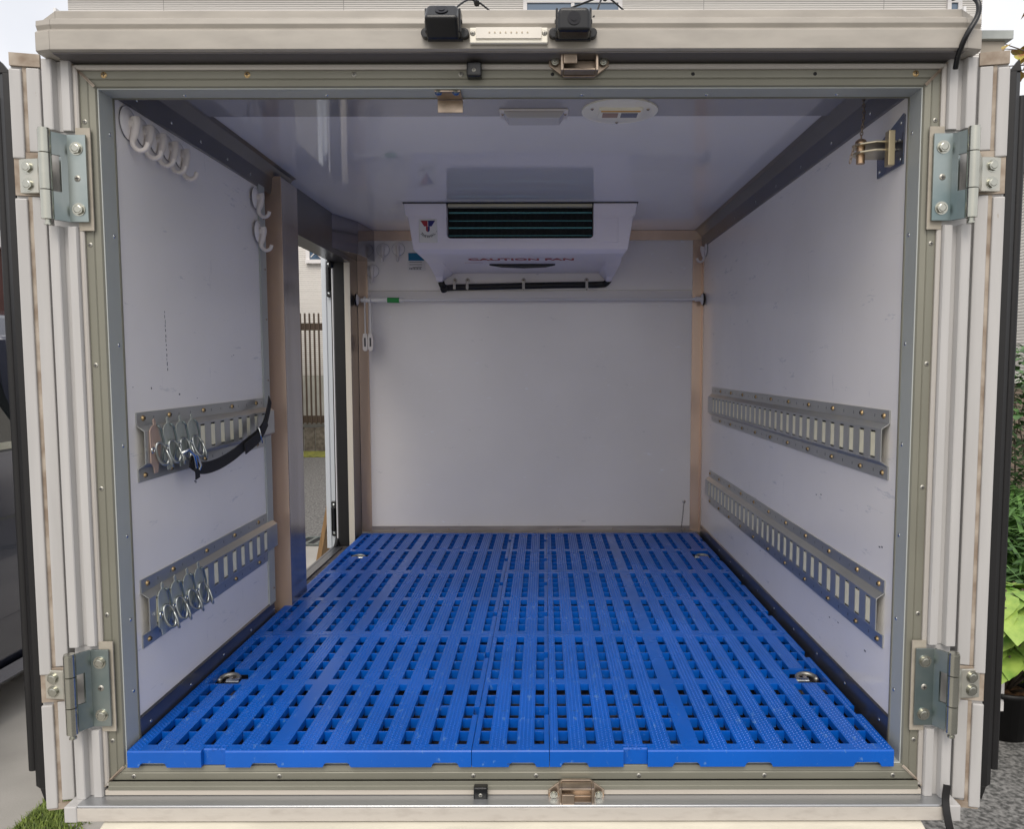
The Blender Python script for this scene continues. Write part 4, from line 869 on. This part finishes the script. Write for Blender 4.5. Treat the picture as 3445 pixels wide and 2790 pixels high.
# --- bracket with pin and chain on the right wall
t = thing('chain_bracket', (.68, .115, 1.06), 'plated wall bracket with brass pin and thin chain, high on the right wall', 'bracket')
b = MB(); b.prism([(.062, 1.046), (.165, 1.044), (.168, 1.098), (.160, 1.106), (.064, 1.132), (.060, 1.128)], 'x', .6765, .6795); pl_ = b.build('plate', mat('purple_zinc', (.27, .27, .33), .25, .9, col2=(.16, .20, .27), vscale=22), t)
for y, z in ((.072, 1.118), (.072, 1.056), (.155, 1.054), (.155, 1.094), (.076, 1.090)): inst('screw', SC_RIVET, (.6765, y, z), pl_, (-1, 0, 0))
b = MB(); b.box(.6555, .667, .070, .086, 1.046, 1.106); b.build('brass_upright', mat('brass_plate', (.50, .42, .27), .35, .8), t, bevel=.001)
b = MB()
for z in (1.089, 1.075): b.prism([(.6762, .085), (.640, .085), (.618, .100), (.610, .118), (.618, .136), (.640, .150), (.6762, .150)], 'z', z, z + .0035)
b.build('jaw', mat('brass_jaw', (.56, .50, .36), .3, .85), t, bevel=.0008)
b = MB(); b.cyl((.626, .118, 1.060), (.626, .118, 1.098), .0075, 14); b.dome((.626, .118, 1.098), (0, 0, 1), .010, .006, 14, 3); b.build('pin', mat('copper_pin', (.55, .38, .24), .35, .8), t)
b = MB()
def chain(b, P, r=.0036, w_=.0009):
    P = [V(p) for p in P]; seg = []
    tot = sum((P[i + 1] - P[i]).length for i in range(len(P) - 1)); n = int(tot / (r * 1.9))
    def at(d):
        for i in range(len(P) - 1):
            l = (P[i + 1] - P[i]).length
            if d <= l: return P[i].lerp(P[i + 1], d / l), (P[i + 1] - P[i]).normalized()
            d -= l
        return P[-1], (P[-1] - P[-2]).normalized()
    for k in range(n):
        c_, d_ = at(tot * (k + .5) / n); q = d_.to_track_quat('Z', 'Y'); rot = k % 2 * pi / 2
        b.tube([c_ + q @ V((r * .62 * cos(a_) * cos(rot), r * .62 * cos(a_) * sin(rot), r * 1.3 * sin(a_))) for a_ in [j / 8 * 2 * pi for j in range(8)]], w_, 5, True)
chain(b, [(.640, .150, 1.2225), (.634, .128, 1.15), (.626, .118, 1.104)]); chain(b, [(.626, .118, 1.100), (.612, .112, 1.090), (.606, .11, 1.070), (.605, .112, 1.060)]); b.build('chain', 'bronze', t)
# small chain on back wall
t = thing('floor_chain', (.612, 1.77, .03), 'tiny ball chain hanging on the back wall near the right corner', 'chain')
b = MB(); chain(b, [(.616, 1.777, .150), (.612, 1.774, .10), (.606, 1.765, .060), (.600, 1.745, .050), (.604, 1.735, .034)], .003, .0009); b.cyl((.616, 1.774, .150), (.616, 1.7805, .150), .004, 10); b.dome((.616, 1.776, .150), (0, -1, 0), .006, .003, 10, 2); b.build('chain', 'steel', t)

# ================================================================== MATS
MATX = {'left': -.671, 'mid': -.0715, 'right': .0640}
MY = [-.010, .5755, 1.161]; ML = .5835; ZT = .030
def make_mat(name, wdt, nslot, first, front_detail, holes=(), smooth_bars=(5, 6), wref=None):
    """local coords: x 0..wdt, y 0..ML, z 0..ZT"""
    b = MB(); pitch = .0497 if nslot == 12 else .0490; sw = .0178
    xs = {0.0, wdt}; slots = []
    for k in range(nslot):
        c_ = first + k * pitch; slots.append((c_ - sw / 2, c_ + sw / 2)); xs |= {c_ - sw / 2, c_ + sw / 2}
    fy0 = .020 if front_detail else .0
    ys = {fy0, ML, .024, .283, .311, .567}
    rows = [(.024, .283), (.311, .567)]
    for hx0, hx1, hy0, hy1 in holes: xs |= {hx0, hx1}; ys |= {hy0, hy1}
    # side notches
    notch = [(wdt - .010, wdt + .001, .14, .175), (wdt - .010, wdt + .001, .43, .465)]
    xs |= {wdt - .010}; ys |= {.14, .175, .43, .465}
    xs = sorted(xs); ys = sorted(y for y in ys if y >= fy0)
    def clean(a): 
        o_ = [a[0]]
        for v in a[1:]:
            if v - o_[-1] > 1e-5: o_.append(v)
        return o_
    xs, ys = clean(xs), clean(ys); nx, ny = len(xs) - 1, len(ys) - 1
    def solid(i, j):
        cx_, cy_ = (xs[i] + xs[i + 1]) / 2, (ys[j] + ys[j + 1]) / 2
        for h in holes:
            if h[0] < cx_ < h[1] and h[2] < cy_ < h[3]: return False
        for h in notch:
            if h[0] < cx_ < h[1] and h[2] < cy_ < h[3]: return False
        for a_, c_ in rows:
            if a_ < cy_ < c_:
                for s0, s1 in slots:
                    if s0 < cx_ < s1: return False
        return True
    sol = [[solid(i, j) for j in range(ny)] for i in range(nx)]
    vid = {}
    vs = []; fs = []
    def vi(i, j, t_):
        k = (i, j, t_)
        if k not in vid: vid[k] = len(vs); vs.append((xs[i], ys[j], ZT if t_ else (.0005 if i in (0, nx) or j in (0, ny) else .0165)))
        return vid[k]
    g = lambda i, j: 0 <= i < nx and 0 <= j < ny and sol[i][j]
    for i in range(nx):
        for j in range(ny):
            if not sol[i][j]: continue
            fs.append((vi(i, j, 1), vi(i + 1, j, 1), vi(i + 1, j + 1, 1), vi(i, j + 1, 1)))
            if not g(i - 1, j): fs.append((vi(i, j, 0), vi(i, j, 1), vi(i, j + 1, 1), vi(i, j + 1, 0)))
            if not g(i + 1, j): fs.append((vi(i + 1, j, 1), vi(i + 1, j, 0), vi(i + 1, j + 1, 0), vi(i + 1, j + 1, 1)))
            if not g(i, j - 1): fs.append((vi(i, j, 1), vi(i, j, 0), vi(i + 1, j, 0), vi(i + 1, j, 1)))
            if not g(i, j + 1): fs.append((vi(i, j + 1, 0), vi(i, j + 1, 1), vi(i + 1, j + 1, 1), vi(i + 1, j + 1, 0)))
    b.add(vs, fs)
    # ribs across the slots
    for s0, s1 in slots:
        for a_, c_ in rows:
            for k in range(1, 5):
                y = a_ + (c_ - a_) * k / 5; mx_, hit = (s0 + s1) / 2, False
                for h in holes:
                    if h[0] < mx_ < h[1] and h[2] - .002 < y < h[3] + .002: hit = True
                if not hit: b.box(s0 + .0001, s1 - .0001, y - .0012, y + .0012, .0105, ZT - .0016)
            if random.random() < .22:
                y = a_ + (c_ - a_) * (random.choice((1, 3)) / 5) + .012; b.box(s0 + .0001, s1 - .0001, y - .002, y + .004, .014, ZT - .006)
    # front skirt with arches and a recess
    if front_detail:
        def skirt(xa, xb, arches, ya, top):
            P = [(xa, .0005)]
            for ac in arches: P += [(ac - .0245, .0005), (ac - .0215, .0065), (ac - .018, .0085), (ac + .018, .0085), (ac + .0215, .0065), (ac + .0245, .0005)]
            P += [(xb, .0005), (xb, top), (xa, top)]; n = len(P)
            lip = .0022
            v_ = [(x_, ya, min(z_, top - lip)) for x_, z_ in P] + [(x_, ya + lip if z_ == top else ya, z_) for x_, z_ in P] + [(x_, fy0, z_) for x_, z_ in P]
            f_ = [tuple(range(n))[::-1]] + [(i, (i + 1) % n, n + (i + 1) % n, n + i) for i in range(n)] + [(n + i, n + (i + 1) % n, 2 * n + (i + 1) % n, 2 * n + i) for i in range(n)]
            b.add(v_, f_)
        for args in front_detail: skirt(*args)
    # raised grip bumps on the bars
    bars = []; prev = 0
    for s0, s1 in slots: bars.append((prev, s0)); prev = s1
    bars.append((prev, wdt))
    for bi, (a_, c_) in enumerate(bars):
        if bi in smooth_bars or c_ - a_ < .012: continue
        nr = 4 if c_ - a_ > .02 else 2; mg = .0052
        for r in range(nr):
            x = a_ + mg + (c_ - a_ - 2 * mg) * r / (nr - 1); y = .006 + (r % 2) * .004
            while y < ML - .004:
                ok = True
                for h in list(holes) + notch:
                    if h[0] - .003 < x < h[1] + .003 and h[2] - .003 < y < h[3] + .003: ok = False
                if ok:
                    rr = .0020; n = 5
                    b.add([(x + rr * cos(2 * pi * k / n), y + rr * sin(2 * pi * k / n), ZT) for k in range(n)] + [(x + rr * .5 * cos(2 * pi * k / n), y + rr * .5 * sin(2 * pi * k / n), ZT + .0013) for k in range(n)],
                          [(k, (k + 1) % n, n + (k + 1) % n, n + k) for k in range(n)] + [tuple(range(n, 2 * n))])
                y += .0085
    b.box(0, 0, 0, 0, 0, 0) if 0 else None
    me = mesh_of_raw(b, name); return me
def mesh_of_raw(b, name):
    me = bpy.data.meshes.new(name); me.from_pydata([tuple(p) for p in b.v], [], b.f); me.materials.append(M['blue'])
    bm_ = bmesh.new(); bm_.from_mesh(me); bmesh.ops.recalc_face_normals(bm_, faces=bm_.faces); bm_.to_mesh(me); bm_.free(); return me
WL, WM = .5985, .1345
def front(w_, narrow=False):
    if narrow: return [(0, w_, [.088], 0, ZT)]
    return [(0, .1285, [.044], 0, ZT), (.1287, .1705, [], .010, ZT - .0008), (.1707, w_, [.238, .364, .553], 0, ZT)]
lab = {('left', 0): 'blue slatted floor mat at the front left corner', ('left', 1): 'blue slatted floor mat in the left row, between the front and the rear mats', ('left', 2): 'blue slatted floor mat at the back left, by the side doorway',
 ('mid', 0): 'narrow blue floor mat strip at the front of the centre column', ('mid', 1): 'middle narrow blue floor mat strip of the centre column', ('mid', 2): 'narrow blue floor mat strip touching the back wall',
 ('right', 0): 'blue slatted floor mat at the front right corner', ('right', 1): 'blue slatted floor mat in the right row, between the front and the rear mats', ('right', 2): 'blue slatted floor mat at the back right, below the small chain'}
for col, wd_, ns, fs_ in (('left', WL, 12, .0325), ('mid', WM, 3, .0190), ('right', WL, 12, .0245)):
    for r in range(3):
        holes = []
        if col == 'left' and r == 0: holes = [(.016, .080, .288, .368)]
        if col == 'right' and r == 0: holes = [(.527, .590, .288, .366)]
        if col == 'left' and r == 2: holes = [(.034, .104, .205, .280)]
        if col == 'right' and r == 2: holes = [(.512, .580, .205, .280)]
        me = make_mat('mat_%s_%d' % (col, r), wd_, ns, fs_, front(wd_, col == 'mid') if r == 0 else None, holes, smooth_bars=(5,) if col != 'mid' else ())
        o = bpy.data.objects.new('floor_mat', me); COL.objects.link(o); o.location = (MATX[col], MY[r] + (.0006 * r), 0); tag(o, lab[(col, r)], 'floor mat', 'blue slatted floor mats')
# rust brown stud heads on the floor sheet, seen down through the slots
b = MB()
for x0_, n_, f_ in ((MATX['left'], 12, .0325), (MATX['mid'], 3, .0190), (MATX['right'], 12, .0245)):
    for k in range(n_):
        for r_ in range(3):
            for a_, c_ in ((.024, .283), (.311, .567)):
                for j in range(5):
                    if (k + (1 if x0_ < 0 else 0)) % 2 or random.random() < .2:
                        b.dome((x0_ + f_ + k * .0497 + random.uniform(-.003, .003), MY[r_] + a_ + (c_ - a_) * (j + .42) / 5, -.001), (0, 0, 1), .010, .009, 8, 2)
b.build('floor_studs', mat('rusty_stud', (.26, .20, .17), .7, 0, col2=(.10, .08, .08), vscale=60, bump=.4), TR, kind='stuff')
# tie down shackles in the mat openings
def shackle(x, y, label, d=1):
    t = thing('tie_down_ring', (x, y, 0), label, 'tie-down ring', 'tie down rings in the mat openings')
    b = MB(); b.cyl((x, y, 0), (x, y, .006), .022, 20); b.box(x - .004, x + .004, y - .004, y + .014, .006, .020); b.build('base', 'steel', t)
    b = MB(); b.cyl((x - .002 * d, y - .010, .018), (x + .022 * d, y - .010, .018), .0065, 14); b.cyl((x + .022 * d, y - .010, .018), (x + .026 * d, y - .010, .018), .0078, 14); b.build('pin', 'chrome', t)
    b = MB(); b.tube([(x - .004 * d + .020 * cos(a_) * d, y + .008 + .018 * sin(a_), .017 + .003 * max(0, sin(a_))) for a_ in [-.9 + k / 14 * 4.6 for k in range(15)]], .0052, 10); b.build('ring', 'screw', t)
shackle(-.628, .325, 'steel tie down ring in the front left mat opening'); shackle(.622, .325, 'steel tie down ring in the front right mat opening', -1)
shackle(-.602, 1.40, 'steel tie down ring in the back left mat opening by the side doorway'); shackle(.612, 1.40, 'steel tie down ring in the back right mat opening', -1)
